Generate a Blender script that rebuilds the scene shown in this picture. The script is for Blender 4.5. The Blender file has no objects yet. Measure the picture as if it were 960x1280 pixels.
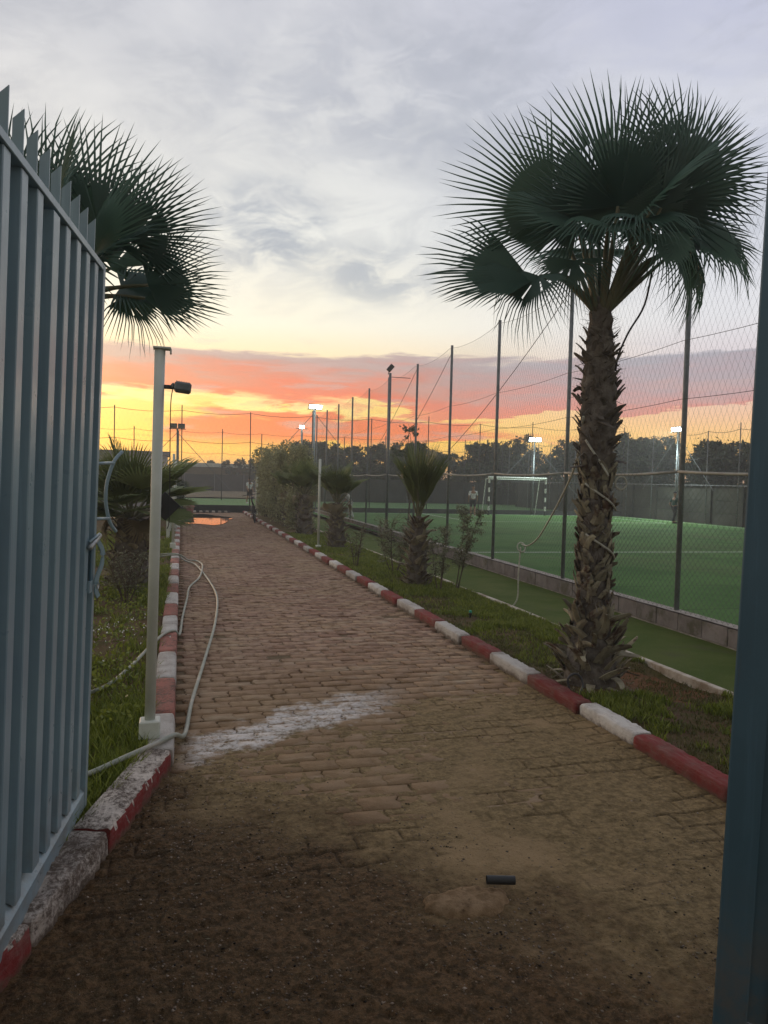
import bpy, bmesh, math, random
import numpy as np
from mathutils import Vector, Matrix, Quaternion, noise as mnoise
R = math.radians
PI = math.pi
random.seed(7)
RS = np.random.RandomState(11)
scene = bpy.context.scene
col = scene.collection

# ------------------------------------------------------------------ camera
cam_data = bpy.data.cameras.new('camera')
cam_data.sensor_fit = 'VERTICAL'
cam_data.sensor_height = 36.0
cam_data.lens = 36.0 * 924.0 / 1280.0
cam_data.clip_start = 0.05
cam_data.clip_end = 3000
cam = bpy.data.objects.new('camera', cam_data)
col.objects.link(cam)
yaw, pitch, roll = R(15.361), R(2.391), R(1.45)
fw = Vector((math.sin(yaw) * math.cos(pitch), math.cos(yaw) * math.cos(pitch), -math.sin(pitch)))
rt = fw.cross(Vector((0, 0, 1))).normalized()
up = rt.cross(fw)
r2 = rt * math.cos(roll) + up * math.sin(roll)
u2 = up * math.cos(roll) - rt * math.sin(roll)
mw = Matrix((r2, u2, -fw)).transposed().to_4x4()
mw.translation = (0, 0, 1.6)
cam.matrix_world = mw
scene.camera = cam

# ------------------------------------------------------------------ node helper
class NT:
    def __init__(s, tree):
        s.t = tree
    def n(s, kind, **kw):
        nd = s.t.nodes.new(kind)
        for k, v in kw.items():
            setattr(nd, k, v)
        return nd
    def put(s, sock, v):
        if v is None:
            return
        if hasattr(v, 'is_output') or isinstance(v, bpy.types.NodeSocket):
            s.t.links.new(v, sock)
        else:
            if isinstance(v, (tuple, list)) and len(v) == 3 and sock.type == 'RGBA':
                v = (*v, 1)
            sock.default_value = v
    def math(s, op, a, b=None, c=None, clamp=False):
        nd = s.n('ShaderNodeMath', operation=op, use_clamp=clamp)
        s.put(nd.inputs[0], a); s.put(nd.inputs[1], b)
        if c is not None: s.put(nd.inputs[2], c)
        return nd.outputs[0]
    def mix(s, f, a, b, blend='MIX'):
        nd = s.n('ShaderNodeMix', data_type='RGBA', blend_type=blend)
        s.put(nd.inputs[0], f); s.put(nd.inputs[6], a); s.put(nd.inputs[7], b)
        return nd.outputs[2]
    def ramp(s, f, stops, interp='LINEAR'):
        nd = s.n('ShaderNodeValToRGB')
        nd.color_ramp.interpolation = interp
        e = nd.color_ramp.elements
        while len(e) < len(stops): e.new(0.5)
        for i, (p, c) in enumerate(stops):
            e[i].position = p
            e[i].color = (*c, 1) if isinstance(c, tuple) else (c, c, c, 1)
        s.put(nd.inputs[0], f)
        return nd.outputs[0]
    def smooth(s, v, a, b):
        nd = s.n('ShaderNodeMapRange', interpolation_type='SMOOTHSTEP')
        s.put(nd.inputs[0], v); nd.inputs[1].default_value = a; nd.inputs[2].default_value = b
        return nd.outputs[0]
    def noise(s, vec, scale, detail=4, rough=.55, dist=0.0, out=0):
        nd = s.n('ShaderNodeTexNoise')
        s.put(nd.inputs['Vector'], vec); nd.inputs['Scale'].default_value = scale
        nd.inputs['Detail'].default_value = detail; nd.inputs['Roughness'].default_value = rough
        nd.inputs['Distortion'].default_value = dist
        return nd.outputs[out]
    def comb(s, x, y, z):
        nd = s.n('ShaderNodeCombineXYZ')
        s.put(nd.inputs[0], x); s.put(nd.inputs[1], y); s.put(nd.inputs[2], z)
        return nd.outputs[0]
    def sep(s, v):
        nd = s.n('ShaderNodeSeparateXYZ'); s.put(nd.inputs[0], v)
        return nd.outputs
def srgb(r, g, b):
    f = lambda c: (c / 255 / 12.92) if c / 255 <= .04045 else ((c / 255 + .055) / 1.055) ** 2.4
    return (f(r), f(g), f(b))

# ------------------------------------------------------------------ world: sunset sky with cloud bands
SUN_EL, SUN_AZ = R(6.0), R(-17.0)          # azimuth measured from +Y towards +X
world = bpy.data.worlds.new('World')
scene.world = world
world.use_nodes = True
wt = world.node_tree
wt.nodes.clear()
w = NT(wt)
SKY_STRENGTH = 1.0
HAZE = 0.0030
def build_sky():
    tc = w.n('ShaderNodeTexCoord').outputs['Generated']
    x, y, z = w.sep(tc)
    el = w.math('ARCSINE', z)                                   # radians
    az = w.math('ARCTAN2', x, y)
    e = w.math('MULTIPLY', el, 1 / R(90))
    def st(*a): return [(d / 90, srgb(*c)) for d, c in a]
    left = w.ramp(e, st((0, (252, 168, 40)), (3, (255, 200, 58)), (5.5, (252, 208, 98)), (8.5, (244, 214, 160)),
                        (11.5, (238, 230, 208)), (18, (219, 218, 212)), (28, (197, 197, 200)), (36, (190, 190, 199)), (90, (166, 165, 170))))
    right = w.ramp(e, st((0, (246, 164, 70)), (3.0, (252, 196, 104)), (5.2, (232, 184, 150)), (8.5, (205, 190, 196)),
                         (12, (216, 214, 218)), (18, (206, 208, 216)), (28, (184, 186, 203)), (36, (180, 182, 204)), (90, (160, 160, 170))))
    c = w.mix(w.smooth(az, .12, .75), left, right)
    # high soft cloud shading
    cv = w.comb(w.math('MULTIPLY', az, 2.2), w.math('MULTIPLY', el, 4.6), 0.0)
    hn = w.noise(cv, 1.7, 6, .56, .5)
    hm = w.math('MULTIPLY', w.smooth(hn, .44, .74), w.smooth(el, R(12), R(21)))
    c = w.mix(w.math('MULTIPLY', hm, .62), c, srgb(160, 163, 173))
    wv_ = w.comb(w.math('MULTIPLY', w.math('ADD', az, w.math('MULTIPLY', el, .8)), 3.0), w.math('MULTIPLY', w.math('SUBTRACT', el, w.math('MULTIPLY', az, .25)), 9.0), 4.0)
    wn = w.noise(wv_, 2.2, 8, .68, .8)
    c = w.mix(w.math('MULTIPLY', w.math('MULTIPLY', w.smooth(wn, .46, .66), w.smooth(el, R(10), R(15))), .22), c, srgb(150, 153, 164))
    hl = w.math('MULTIPLY', w.smooth(hn, .48, .30), w.smooth(el, R(9), R(16)))
    c = w.mix(w.math('MULTIPLY', hl, .22), c, srgb(232, 230, 226))
    # a darker cloud left of centre, at 17 degrees up
    def blob(a0, e0, ra, re):
        da = w.math('DIVIDE', w.math('SUBTRACT', az, R(a0)), R(ra))
        de = w.math('DIVIDE', w.math('SUBTRACT', el, R(e0)), R(re))
        q = w.math('ADD', w.math('MULTIPLY', da, da), w.math('MULTIPLY', de, de))
        return w.smooth(q, 1.0, 0.0)
    dn = w.noise(cv, 6.5, 6, .6, .6)
    b = w.math('ADD', blob(6, 18.2, 6.5, 4.2), w.math('MULTIPLY', blob(14.5, 15.4, 6, 3.0), .8))
    b = w.math('MULTIPLY', b, w.smooth(dn, .34, .62))
    c = w.mix(w.math('MULTIPLY', b, .85), c, srgb(148, 155, 168))
    b2 = w.math('MULTIPLY', blob(15, 27, 20, 6), w.smooth(dn, .35, .6))
    c = w.mix(w.math('MULTIPLY', b2, .5), c, srgb(160, 163, 175))
    # low red-lit cloud bank
    sv = w.comb(w.math('MULTIPLY', az, 2.4), w.math('MULTIPLY', el, 17.0), 0.3)
    n1 = w.noise(sv, 1.55, 7, .58, .35)
    sv2 = w.comb(w.math('MULTIPLY', az, 14.0), w.math('MULTIPLY', el, 70.0), 1.7)
    n2 = w.noise(sv2, 1.0, 5, .62, .4)
    nn = w.math('ADD', w.math('MULTIPLY', w.math('SUBTRACT', n1, .5), 1.35), w.math('MULTIPLY', w.math('SUBTRACT', n2, .5), .75))
    # edge heights: top ~9.8 deg, dense 6..9, opening at 5.2, second bank 3.4..5
    elw = w.math('ADD', el, w.math('ADD', w.math('MULTIPLY', w.math('SUBTRACT', n1, .5), R(6.5)), w.math('MULTIPLY', w.math('SUBTRACT', n2, .5), R(2.2))))
    def tri(a, bb, cc, d): return w.math('MULTIPLY', w.smooth(elw, R(a), R(bb)), w.smooth(elw, R(d), R(cc)))
    up_band = tri(4.9, 6.0, 8.6, 10.2)
    low_band = w.math('MULTIPLY', w.math('MULTIPLY', tri(2.5, 3.4, 4.5, 5.3), w.smooth(az, R(-5), R(4))), w.math('SUBTRACT', 1.0, w.math('MULTIPLY', w.smooth(az, R(15), R(30)), .75)))
    dens = w.math('ADD', w.math('MULTIPLY', w.math('MULTIPLY', up_band, w.math('ADD', w.math('MULTIPLY', w.smooth(az, R(-9), R(-2)), .45), .62)), 1.12), w.math('MULTIPLY', low_band, 1.05))
    dens = w.math('ADD', dens, w.math('MULTIPLY', nn, 1.9))
    env = w.math('MULTIPLY', w.smooth(el, R(1.9), R(3.4)), w.smooth(elw, R(12.6), R(9.6)))
    m = w.math('MULTIPLY', w.smooth(dens, .26, .74), env)
    ew = w.math('MULTIPLY', elw, 1 / R(90))
    redl = w.ramp(ew, st((2, (250, 108, 22)), (4, (236, 84, 38)), (6.2, (228, 88, 62)), (7.6, (206, 110, 94)), (8.8, (172, 138, 138)), (11.5, (192, 184, 182))))
    redr = w.ramp(ew, st((2, (246, 132, 66)), (4, (226, 122, 92)), (6.2, (196, 132, 130)), (7.8, (168, 146, 154)), (9.2, (158, 152, 162)), (11.5, (186, 184, 194))))
    red = w.mix(w.smooth(az, R(10), R(36)), redl, redr)
    gry = w.math('MULTIPLY', w.smooth(w.noise(sv, 3.4, 5, .6, .3), .52, .66), .55)
    red = w.mix(gry, red, srgb(184, 150, 150))
    c = w.mix(w.math('MULTIPLY', m, .95), c, red)
    # pale streak lit from below in the middle
    s2 = w.math('MULTIPLY', tri(4.6, 5.3, 5.6, 6.4), w.math('MULTIPLY', w.smooth(n2, .40, .52), w.smooth(az, R(22), R(8))))
    c = w.mix(w.math('MULTIPLY', s2, .75), c, srgb(255, 226, 148))
    # the eastern half of the sky, behind the camera, is a plain dimmer dusk grey
    c = w.mix(w.math('MULTIPLY', w.smooth(y, .35, -.7), .85), c, srgb(140, 134, 126))
    # below the horizon: dull earth
    c = w.mix(w.smooth(el, R(-.2), R(-1.5)), c, srgb(60, 55, 48))
    return c
skyc = build_sky()
nish = w.n('ShaderNodeTexSky', sky_type='NISHITA', sun_disc=False)
nish.sun_elevation = SUN_EL
nish.sun_rotation = SUN_AZ
bgA = w.n('ShaderNodeBackground'); wt.links.new(skyc, bgA.inputs[0]); bgA.inputs[1].default_value = SKY_STRENGTH
bgB = w.n('ShaderNodeBackground'); wt.links.new(nish.outputs[0], bgB.inputs[0]); bgB.inputs[1].default_value = 0.022
ad = w.n('ShaderNodeAddShader'); wt.links.new(bgA.outputs[0], ad.inputs[0]); wt.links.new(bgB.outputs[0], ad.inputs[1])
wo = w.n('ShaderNodeOutputWorld'); wt.links.new(ad.outputs[0], wo.inputs[0])

sun_d = bpy.data.lights.new('sun', 'SUN')
sun_d.energy = 0.55
sun_d.angle = R(12)
sun_d.color = (1.0, .66, .42)
sun = bpy.data.objects.new('sun', sun_d)
sd = Vector((math.sin(SUN_AZ) * math.cos(SUN_EL), math.cos(SUN_AZ) * math.cos(SUN_EL), math.sin(SUN_EL)))
sun.rotation_euler = sd.to_track_quat('Z', 'Y').to_euler()
col.objects.link(sun)
scene.view_settings.view_transform = 'Standard'
scene.view_settings.look = 'None'
scene.view_settings.exposure = 0.17
scene.view_settings.gamma = 1.0

# ------------------------------------------------------------------ materials
def material(name, base, var=None, scale=6, rough=.8, bump=0.0, bscale=None, metal=0.0, stain=None, stain_scale=2.5, stain_lo=.5, stain_hi=.65,
             rand=0.0, spec=None, trans=0.0):
    m = bpy.data.materials.new(name); m.use_nodes = True
    t = NT(m.node_tree)
    bs = m.node_tree.nodes['Principled BSDF']
    geo = t.n('ShaderNodeNewGeometry').outputs['Position']
    c = base
    if var is not None:
        c = t.mix(t.smooth(t.noise(geo, scale, 5, .6), .35, .65), base, var)
    if stain is not None:
        c = t.mix(t.smooth(t.noise(geo, stain_scale, 6, .65), stain_lo, stain_hi), c, stain)
    if rand:
        r1 = t.n('ShaderNodeObjectInfo').outputs['Random']
        r2_ = t.n('ShaderNodeNewGeometry').outputs['Random Per Island']
        rr = t.math('FRACT', t.math('ADD', r1, r2_))
        v = t.math('ADD', t.math('MULTIPLY', rr, rand * 2), 1 - rand)
        c = t.mix(1.0, c, t.comb(v, v, v), 'MULTIPLY')
    t.put(bs.inputs['Base Color'], c)
    bs.inputs['Roughness'].default_value = rough
    bs.inputs['Metallic'].default_value = metal
    if spec is None and rough >= .8: spec = .15          # dusty matt surfaces
    if spec is not None: bs.inputs['Specular IOR Level'].default_value = spec
    if bump:
        b = t.n('ShaderNodeBump'); b.inputs['Strength'].default_value = 1.0; b.inputs['Distance'].default_value = bump
        t.put(b.inputs['Height'], t.noise(geo, bscale or scale * 4, 6, .65))
        t.put(bs.inputs['Normal'], b.outputs[0])
    return m

def leaf_material(name, a, b, rough=.55, trans=.25, rand=.35):
    m = bpy.data.materials.new(name); m.use_nodes = True
    t = NT(m.node_tree); bs = m.node_tree.nodes['Principled BSDF']
    g = t.n('ShaderNodeNewGeometry')
    r1 = t.n('ShaderNodeObjectInfo').outputs['Random']
    rr = t.math('FRACT', t.math('ADD', r1, g.outputs['Random Per Island']))
    n = t.noise(g.outputs['Position'], 3.0, 3, .5)
    c = t.mix(t.math('ADD', t.math('MULTIPLY', rr, .5), t.math('MULTIPLY', n, .5)), a, b)
    v = t.math('ADD', t.math('MULTIPLY', rr, rand * 2), 1 - rand)
    c = t.mix(1.0, c, t.comb(v, v, v), 'MULTIPLY')
    t.put(bs.inputs['Base Color'], c); bs.inputs['Roughness'].default_value = rough
    if trans:
        tr = t.n('ShaderNodeBsdfTranslucent'); t.put(tr.inputs[0], c)
        mx = t.n('ShaderNodeMixShader'); mx.inputs[0].default_value = trans
        out = m.node_tree.nodes['Material Output']
        m.node_tree.links.new(bs.outputs[0], mx.inputs[1]); m.node_tree.links.new(tr.outputs[0], mx.inputs[2])
        m.node_tree.links.new(mx.outputs[0], out.inputs[0])
    return m

def painted_kerb(name, paint, wear):
    """flaking limewash / paint over concrete"""
    m = bpy.data.materials.new(name); m.use_nodes = True
    t = NT(m.node_tree); bs = m.node_tree.nodes['Principled BSDF']
    p = t.n('ShaderNodeNewGeometry').outputs['Position']
    flake = t.smooth(t.math('ADD', t.math('MULTIPLY', t.noise(p, 55, 8, .75), .55), t.math('MULTIPLY', t.noise(p, 6, 5, .7), .45)), wear - .03, wear + .10)
    dirt = t.smooth(t.noise(p, 5, 6, .65), .42, .72)
    pz = t.sep(p)[2]
    v = t.math('ADD', .78, t.math('MULTIPLY', t.n('ShaderNodeObjectInfo').outputs['Random'], .36))
    base_ = t.mix(1.0, paint, t.comb(v, v, v), 'MULTIPLY')
    mud = t.math('MULTIPLY', t.smooth(t.math('ADD', pz, t.math('MULTIPLY', t.math('SUBTRACT', t.noise(p, 17, 5, .7), .5), .09)), .055, .02), .8)
    brush = t.smooth(t.noise(t.comb(t.math('MULTIPLY', t.sep(p)[0], 60.0), t.math('MULTIPLY', t.sep(p)[1], 7.0), t.math('MULTIPLY', pz, 60.0)), 1.0, 5, .6), .45, .7)
    c = t.mix(t.math('MULTIPLY', dirt, .6), base_, (.16, .12, .095))
    c = t.mix(t.math('MULTIPLY', brush, .28), c, (.30, .22, .19))
    c = t.mix(mud, c, (.12, .085, .055))
    c = t.mix(flake, c, (.13, .10, .08))
    t.put(bs.inputs['Base Color'], c); bs.inputs['Roughness'].default_value = .85; bs.inputs['Specular IOR Level'].default_value = .2
    b = t.n('ShaderNodeBump'); b.inputs['Distance'].default_value = .006
    t.put(b.inputs['Height'], t.math('SUBTRACT', t.noise(p, 45, 6, .7), t.math('MULTIPLY', flake, .4)))
    t.put(bs.inputs['Normal'], b.outputs[0])
    return m

def path_material(name, kind):
    """pavers / soil of the path: colour, whitewash spill and trodden dark earth laid out in place coordinates"""
    m = bpy.data.materials.new(name); m.use_nodes = True
    t = NT(m.node_tree); bs = m.node_tree.nodes['Principled BSDF']
    p = t.n('ShaderNodeNewGeometry').outputs['Position']
    x, y, z = t.sep(p)
    big = t.noise(p, 1.1, 5, .6)
    fine = t.noise(p, 28, 6, .7)
    if kind == 'paver':
        r1 = t.n('ShaderNodeObjectInfo').outputs['Random']
        rr = t.math('FRACT', t.math('ADD', r1, t.n('ShaderNodeNewGeometry').outputs['Random Per Island']))
        c = t.mix(rr, (.27, .162, .115), (.41, .285, .205))
        c = t.mix(t.smooth(big, .42, .66), c, (.37, .26, .165))
        c = t.mix(t.math('MULTIPLY', t.smooth(t.noise(p, 9, 6, .7), .45, .62), .75), c, (.13, .070, .040))
        # brown soil trodden over the pavers nearer the gate
        soilm = t.math('MULTIPLY', t.smooth(t.math('ADD', y, t.math('MULTIPLY', t.math('SUBTRACT', big, .5), 3.0)), 7.5, 4.4), .72)
        c = t.mix(soilm, c, (.265, .180, .095))
    else:
        c = t.mix(t.smooth(fine, .32, .68), (.15, .105, .048), (.34, .245, .122))
        c = t.mix(t.smooth(big, .5, .68), c, (.35, .245, .13))
    if kind in ('soil', 'paver'):
        dn = t.math('ADD', t.math('MULTIPLY', t.math('SUBTRACT', t.noise(p, 2.2, 6, .65), .5), 2.2), t.math('ADD', y, t.math('MULTIPLY', x, 1.05)))
        dark_earth = t.smooth(dn, 4.35, 3.25)  # earth turns darker brown towards the gate and the left
        c = t.mix(t.math('MULTIPLY', dark_earth, .82), c, t.mix(t.smooth(t.noise(p, 40, 6, .75), .40, .62), (.024, .012, .005), (.135, .074, .036)))
    if kind == 'soil':      # shade painted into the cracks as near-black brown, and dry crumbs on top
        av = t.n('ShaderNodeAttribute', attribute_name='crack_shade').outputs['Fac']
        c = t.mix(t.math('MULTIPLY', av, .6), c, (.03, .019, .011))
        c = t.mix(t.math('MULTIPLY', t.smooth(t.noise(p, 95, 3, .6), .62, .70), .5), c, (.26, .19, .12))
        c = t.mix(t.math('MULTIPLY', t.smooth(t.noise(p, 60, 4, .7), .40, .32), .6), c, (.03, .018, .01))
    if kind == 'joint':
        c = t.mix(.6, c, (.07, .05, .035))
    # dry sandy dust streaks
    if kind == 'paver':
        sx = t.comb(t.math('MULTIPLY', x, .9), t.math('MULTIPLY', y, 2.6), 0.0)
        dust = t.math('MULTIPLY', t.smooth(t.noise(sx, 1.7, 7, .72), .50, .70), .62)
        c = t.mix(dust, c, (.46, .37, .26))
    # spilt whitewash: an oblong patch from the kerb towards mid path
    u = t.math('SUBTRACT', y, t.math('ADD', 4.32, t.math('MULTIPLY', x, .62)))
    wid = t.math('ADD', .165, t.math('MULTIPLY', t.math('SUBTRACT', t.noise(p, 2.6, 6, .7), .48), 1.1))
    across = t.smooth(t.math('SUBTRACT', t.math('ABSOLUTE', u), wid), .12, -.06)
    along = t.math('MULTIPLY', t.smooth(x, -.05, .18), t.smooth(x, 1.75, 1.05))
    white = t.math('MULTIPLY', across, along)
    white = t.math('MULTIPLY', white, t.smooth(t.math('ADD', fine, t.math('MULTIPLY', t.noise(p, 7, 5, .7), .6)), .56, .92))
    c = t.mix(t.math('MULTIPLY', white, .9), c, (.72, .69, .66))
    t.put(bs.inputs['Base Color'], c); bs.inputs['Roughness'].default_value = .85; bs.inputs['Specular IOR Level'].default_value = .18
    b = t.n('ShaderNodeBump'); b.inputs['Distance'].default_value = .022 if kind == 'soil' else .009
    h = t.math('ADD', t.math('MULTIPLY', t.noise(p, 60, 5, .7), .6), t.noise(p, 14, 6, .7))
    t.put(b.inputs['Height'], h); t.put(bs.inputs['Normal'], b.outputs[0])
    return m

def gate_material(name, a, b_, rough):
    m = bpy.data.materials.new(name); m.use_nodes = True
    t = NT(m.node_tree); bs = m.node_tree.nodes['Principled BSDF']
    p = t.n('ShaderNodeNewGeometry').outputs['Position']; x, y, z = t.sep(p)
    c = t.mix(t.smooth(t.noise(p, 2.3, 5, .6), .35, .65), a, b_)
    streak = t.comb(t.math('MULTIPLY', x, 34.0), t.math('MULTIPLY', y, 34.0), t.math('MULTIPLY', z, 1.6))
    c = t.mix(t.math('MULTIPLY', t.smooth(t.noise(streak, 1.0, 5, .65), .52, .74), .40), c, tuple(v * 1.45 for v in a))
    c = t.mix(t.math('MULTIPLY', t.smooth(t.noise(streak, 1.7, 6, .7), .60, .78), .45), c, (.10, .095, .085))
    dusty = t.math('MULTIPLY', t.smooth(z, .55, .08), t.smooth(t.noise(p, 9, 6, .7), .35, .65))
    c = t.mix(t.math('MULTIPLY', dusty, .5), c, (.20, .155, .11))
    rust = t.smooth(t.math('ADD', t.noise(p, 26, 6, .7), t.math('MULTIPLY', t.smooth(z, .5, .1), .05)), .70, .76)
    c = t.mix(rust, c, (.13, .055, .025))
    t.put(bs.inputs['Base Color'], c)
    t.put(bs.inputs['Roughness'], t.math('ADD', rough, t.math('MULTIPLY', t.noise(p, 12, 5, .6), .22)))
    bp_ = t.n('ShaderNodeBump'); bp_.inputs['Distance'].default_value = .002
    t.put(bp_.inputs['Height'], t.math('ADD', t.noise(p, 4, 4, .6), t.math('MULTIPLY', t.noise(p, 90, 4, .6), .12)))
    t.put(bs.inputs['Normal'], bp_.outputs[0])
    return m
M = {}
M['paver'] = path_material('paver_clay', 'paver')
M['soil'] = path_material('trodden_soil', 'soil')
M['joint'] = path_material('joint_soil', 'joint')
M['white_kerb'] = painted_kerb('white_kerb_paint', (.60, .575, .53), .57)
M['red_kerb'] = painted_kerb('red_kerb_paint', (.215, .036, .034), .60)
M['pink_kerb'] = painted_kerb('faded_red_kerb_paint', (.40, .16, .125), .50)
M['worn_kerb'] = painted_kerb('worn_white_kerb_paint', (.66, .59, .52), .485)
M['ground'] = material('ground_soil', (.13, .10, .07), (.09, .085, .045), 1.2, .95, .02, 8)
M['lawn'] = material('lawn_soil', (.13, .085, .045), (.085, .075, .025), 2.2, .95, .02, 30, stain=(.12, .075, .045), stain_scale=1.3, stain_lo=.52, stain_hi=.62)
M['grass'] = leaf_material('grass_blades', (.10, .165, .015), (.25, .27, .04), trans=.3)
M['dry_grass'] = leaf_material('dry_grass_blades', (.16, .14, .05), (.09, .11, .03), trans=.2)
M['turf'] = material('green_turf', (.055, .140, .034), (.095, .205, .055), .55, .95, .012, 160, stain=(.11, .17, .06), stain_scale=.35, stain_lo=.45, stain_hi=.75)
M['side_turf'] = material('worn_side_turf', (.075, .115, .020), (.110, .140, .034), 1.6, .95, .015, 120, stain=(.10, .09, .06), stain_scale=.9, stain_lo=.56, stain_hi=.8)
M['far_turf'] = material('far_turf', (.12, .24, .09), (.14, .26, .10), .6, .95)
def turf_rolls(m, w_=1.95):
    t = NT(m.node_tree); bs = m.node_tree.nodes['Principled BSDF']; l = bs.inputs['Base Color'].links[0]; src = l.from_socket
    p = t.n('ShaderNodeNewGeometry').outputs['Position']; x, y, z = t.sep(p)
    f = t.math('FRACT', t.math('DIVIDE', y, w_)); cell = t.math('FLOOR', t.math('DIVIDE', y, w_))
    rnd = t.math('FRACT', t.math('MULTIPLY', t.math('SINE', t.math('MULTIPLY', cell, 12.9)), 437.5))
    v = t.math('ADD', .88, t.math('MULTIPLY', rnd, .2)); seam = t.smooth(t.math('ABSOLUTE', t.math('SUBTRACT', f, .5)), .480, .499)
    c = t.mix(1.0, src, t.comb(v, v, v), 'MULTIPLY'); c = t.mix(t.math('MULTIPLY', seam, .5), c, (.03, .06, .02))
    grit = t.math('MULTIPLY', t.smooth(t.noise(p, 6, 7, .75), .55, .75), .3); c = t.mix(grit, c, (.14, .17, .10))
    t.put(bs.inputs['Base Color'], c)
turf_rolls(M['turf'])
M['line'] = material('line_paint', (.72, .76, .70), (.55, .60, .53), 12, .9)
M['block'] = material('concrete_block', (.19, .165, .16), (.25, .22, .21), 5, .92, .006, 60, stain=(.12, .11, .08), stain_scale=3, rand=.12)
M['mortar'] = material('pale_mortar', (.42, .38, .34), (.28, .25, .22), 9, .9, .004, 50)
M['edging'] = material('limewashed_edging', (.62, .57, .49), (.34, .27, .20), 7, .9, .006, 50)
M['steel'] = material('grey_painted_steel', (.20, .225, .235), (.145, .16, .17), 12, .55, 0, metal=.25)
M['dark_steel'] = material('dark_steel', (.07, .075, .08), (.05, .05, .055), 12, .6)
M['white_steel'] = material('pale_green_white_paint', (.62, .66, .60), (.54, .58, .52), 5, .5, .001, 60, stain=(.30, .30, .25), stain_scale=9, stain_lo=.66, stain_hi=.75)
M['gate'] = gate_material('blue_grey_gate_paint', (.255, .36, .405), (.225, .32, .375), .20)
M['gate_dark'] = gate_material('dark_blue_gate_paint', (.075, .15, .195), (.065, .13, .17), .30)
M['worn_rail'] = material('worn_rail_paint', (.33, .34, .30), (.26, .25, .22), 8, .7)
M['bright_steel'] = material('worn_bare_steel', (.45, .47, .46), (.3, .32, .31), 20, .38, metal=.6)
M['wire'] = material('galvanised_wire', (.10, .125, .10), None, rough=.6, metal=.3)
M['net'] = material('green_net_cord', (.13, .15, .14), None, rough=.8)
M['rope'] = material('pale_rope', (.52, .52, .44), (.40, .40, .34), 30, .85)
M['dark_cable'] = material('dark_cable', (.035, .035, .04), None, rough=.6)
M['hose'] = material('grey_green_hose', (.33, .355, .29), (.24, .27, .23), 8, .5, stain=(.42, .40, .34), stain_scale=3)
M['black'] = material('black_plastic', (.018, .02, .022), (.03, .032, .034), 6, .5)
M['boot'] = material('palm_leaf_base', (.20, .175, .125), (.31, .29, .205), 9, .85, .004, 60, stain=(.085, .055, .04), stain_scale=7, stain_lo=.5, stain_hi=.62, rand=.35)
M['fibre'] = material('palm_fibre', (.115, .098, .082), (.20, .18, .155), 14, .95, .01, 70, rand=.25)
M['palm'] = leaf_material('palm_leaf', (.055, .125, .105), (.075, .155, .105), .48, .16, .22)
M['palm_young'] = leaf_material('young_palm_leaf', (.13, .18, .06), (.22, .26, .10), .5, .25, .3)
M['palm_dry'] = leaf_material('dry_palm_leaf', (.27, .23, .13), (.16, .13, .08), .7, .2, .3)
M['petiole'] = material('palm_petiole', (.12, .135, .075), (.17, .16, .095), 8, .6)
M['bark'] = material('bark', (.09, .07, .052), (.14, .115, .09), 14, .95, .01, 60)
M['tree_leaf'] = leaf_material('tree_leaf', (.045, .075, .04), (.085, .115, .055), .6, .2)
M['hedge_leaf'] = leaf_material('hedge_leaf', (.25, .26, .14), (.37, .37, .21), .6, .25)
M['olive_leaf'] = leaf_material('olive_leaf', (.15, .17, .10), (.24, .25, .16), .55, .25)
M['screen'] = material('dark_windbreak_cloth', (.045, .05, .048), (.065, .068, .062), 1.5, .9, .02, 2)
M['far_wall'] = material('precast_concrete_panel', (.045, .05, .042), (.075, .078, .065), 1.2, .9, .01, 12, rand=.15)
M['pale_wall'] = material('pale_render', (.42, .41, .44), (.34, .33, .35), 1.0, .9)
M['roof'] = material('sheet_roof', (.15, .14, .15), (.19, .17, .17), 1.0, .8)
M['orange_wall'] = material('ochre_bank', (.20, .16, .10), (.14, .12, .07), .8, .95)
M['water'] = material('puddle_water', (.035, .028, .022), None, rough=.03, spec=.9)
M['pebble'] = material('pebble', (.12, .09, .065), (.22, .18, .145), 40, .8, rand=.95)
M['stone'] = material('buried_stone', (.20, .13, .07), (.32, .22, .13), 22, .9, .010, 70, stain=(.11, .07, .04), stain_scale=14, stain_lo=.58, stain_hi=.70)
M['red_earth'] = material('red_earth', (.20, .095, .045), (.14, .07, .035), 6, .95, .02, 30)
M['skin'] = material('skin', (.30, .17, .11), None, rough=.6)
M['white_cloth'] = material('white_cloth', (.68, .70, .70), (.55, .57, .58), 9, .9)
M['teal_cloth'] = material('dark_teal_cloth', (.02, .07, .06), None, rough=.9)
M['dark_cloth'] = material('dark_cloth', (.025, .025, .03), None, rough=.9)
M['hair'] = material('hair', (.012, .009, .008), None, rough=.7)
M['pot'] = material('pink_pot', (.42, .20, .17), (.36, .16, .13), 8, .8)
M['green_plastic'] = material('green_plastic', (.02, .32, .2), None, rough=.4)
M['petal'] = material('white_petal', (.75, .75, .72), None, rough=.8)
def emis(name, c, s):
    m = bpy.data.materials.new(name); m.use_nodes = True
    bs = m.node_tree.nodes['Principled BSDF']
    bs.inputs['Base Color'].default_value = (*c, 1)
    bs.inputs['Emission Color'].default_value = (*c, 1); bs.inputs['Emission Strength'].default_value = s
    return m
M['lamp_on'] = emis('lit_led_panel', (.82, 1.0, .95), 28)

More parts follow.
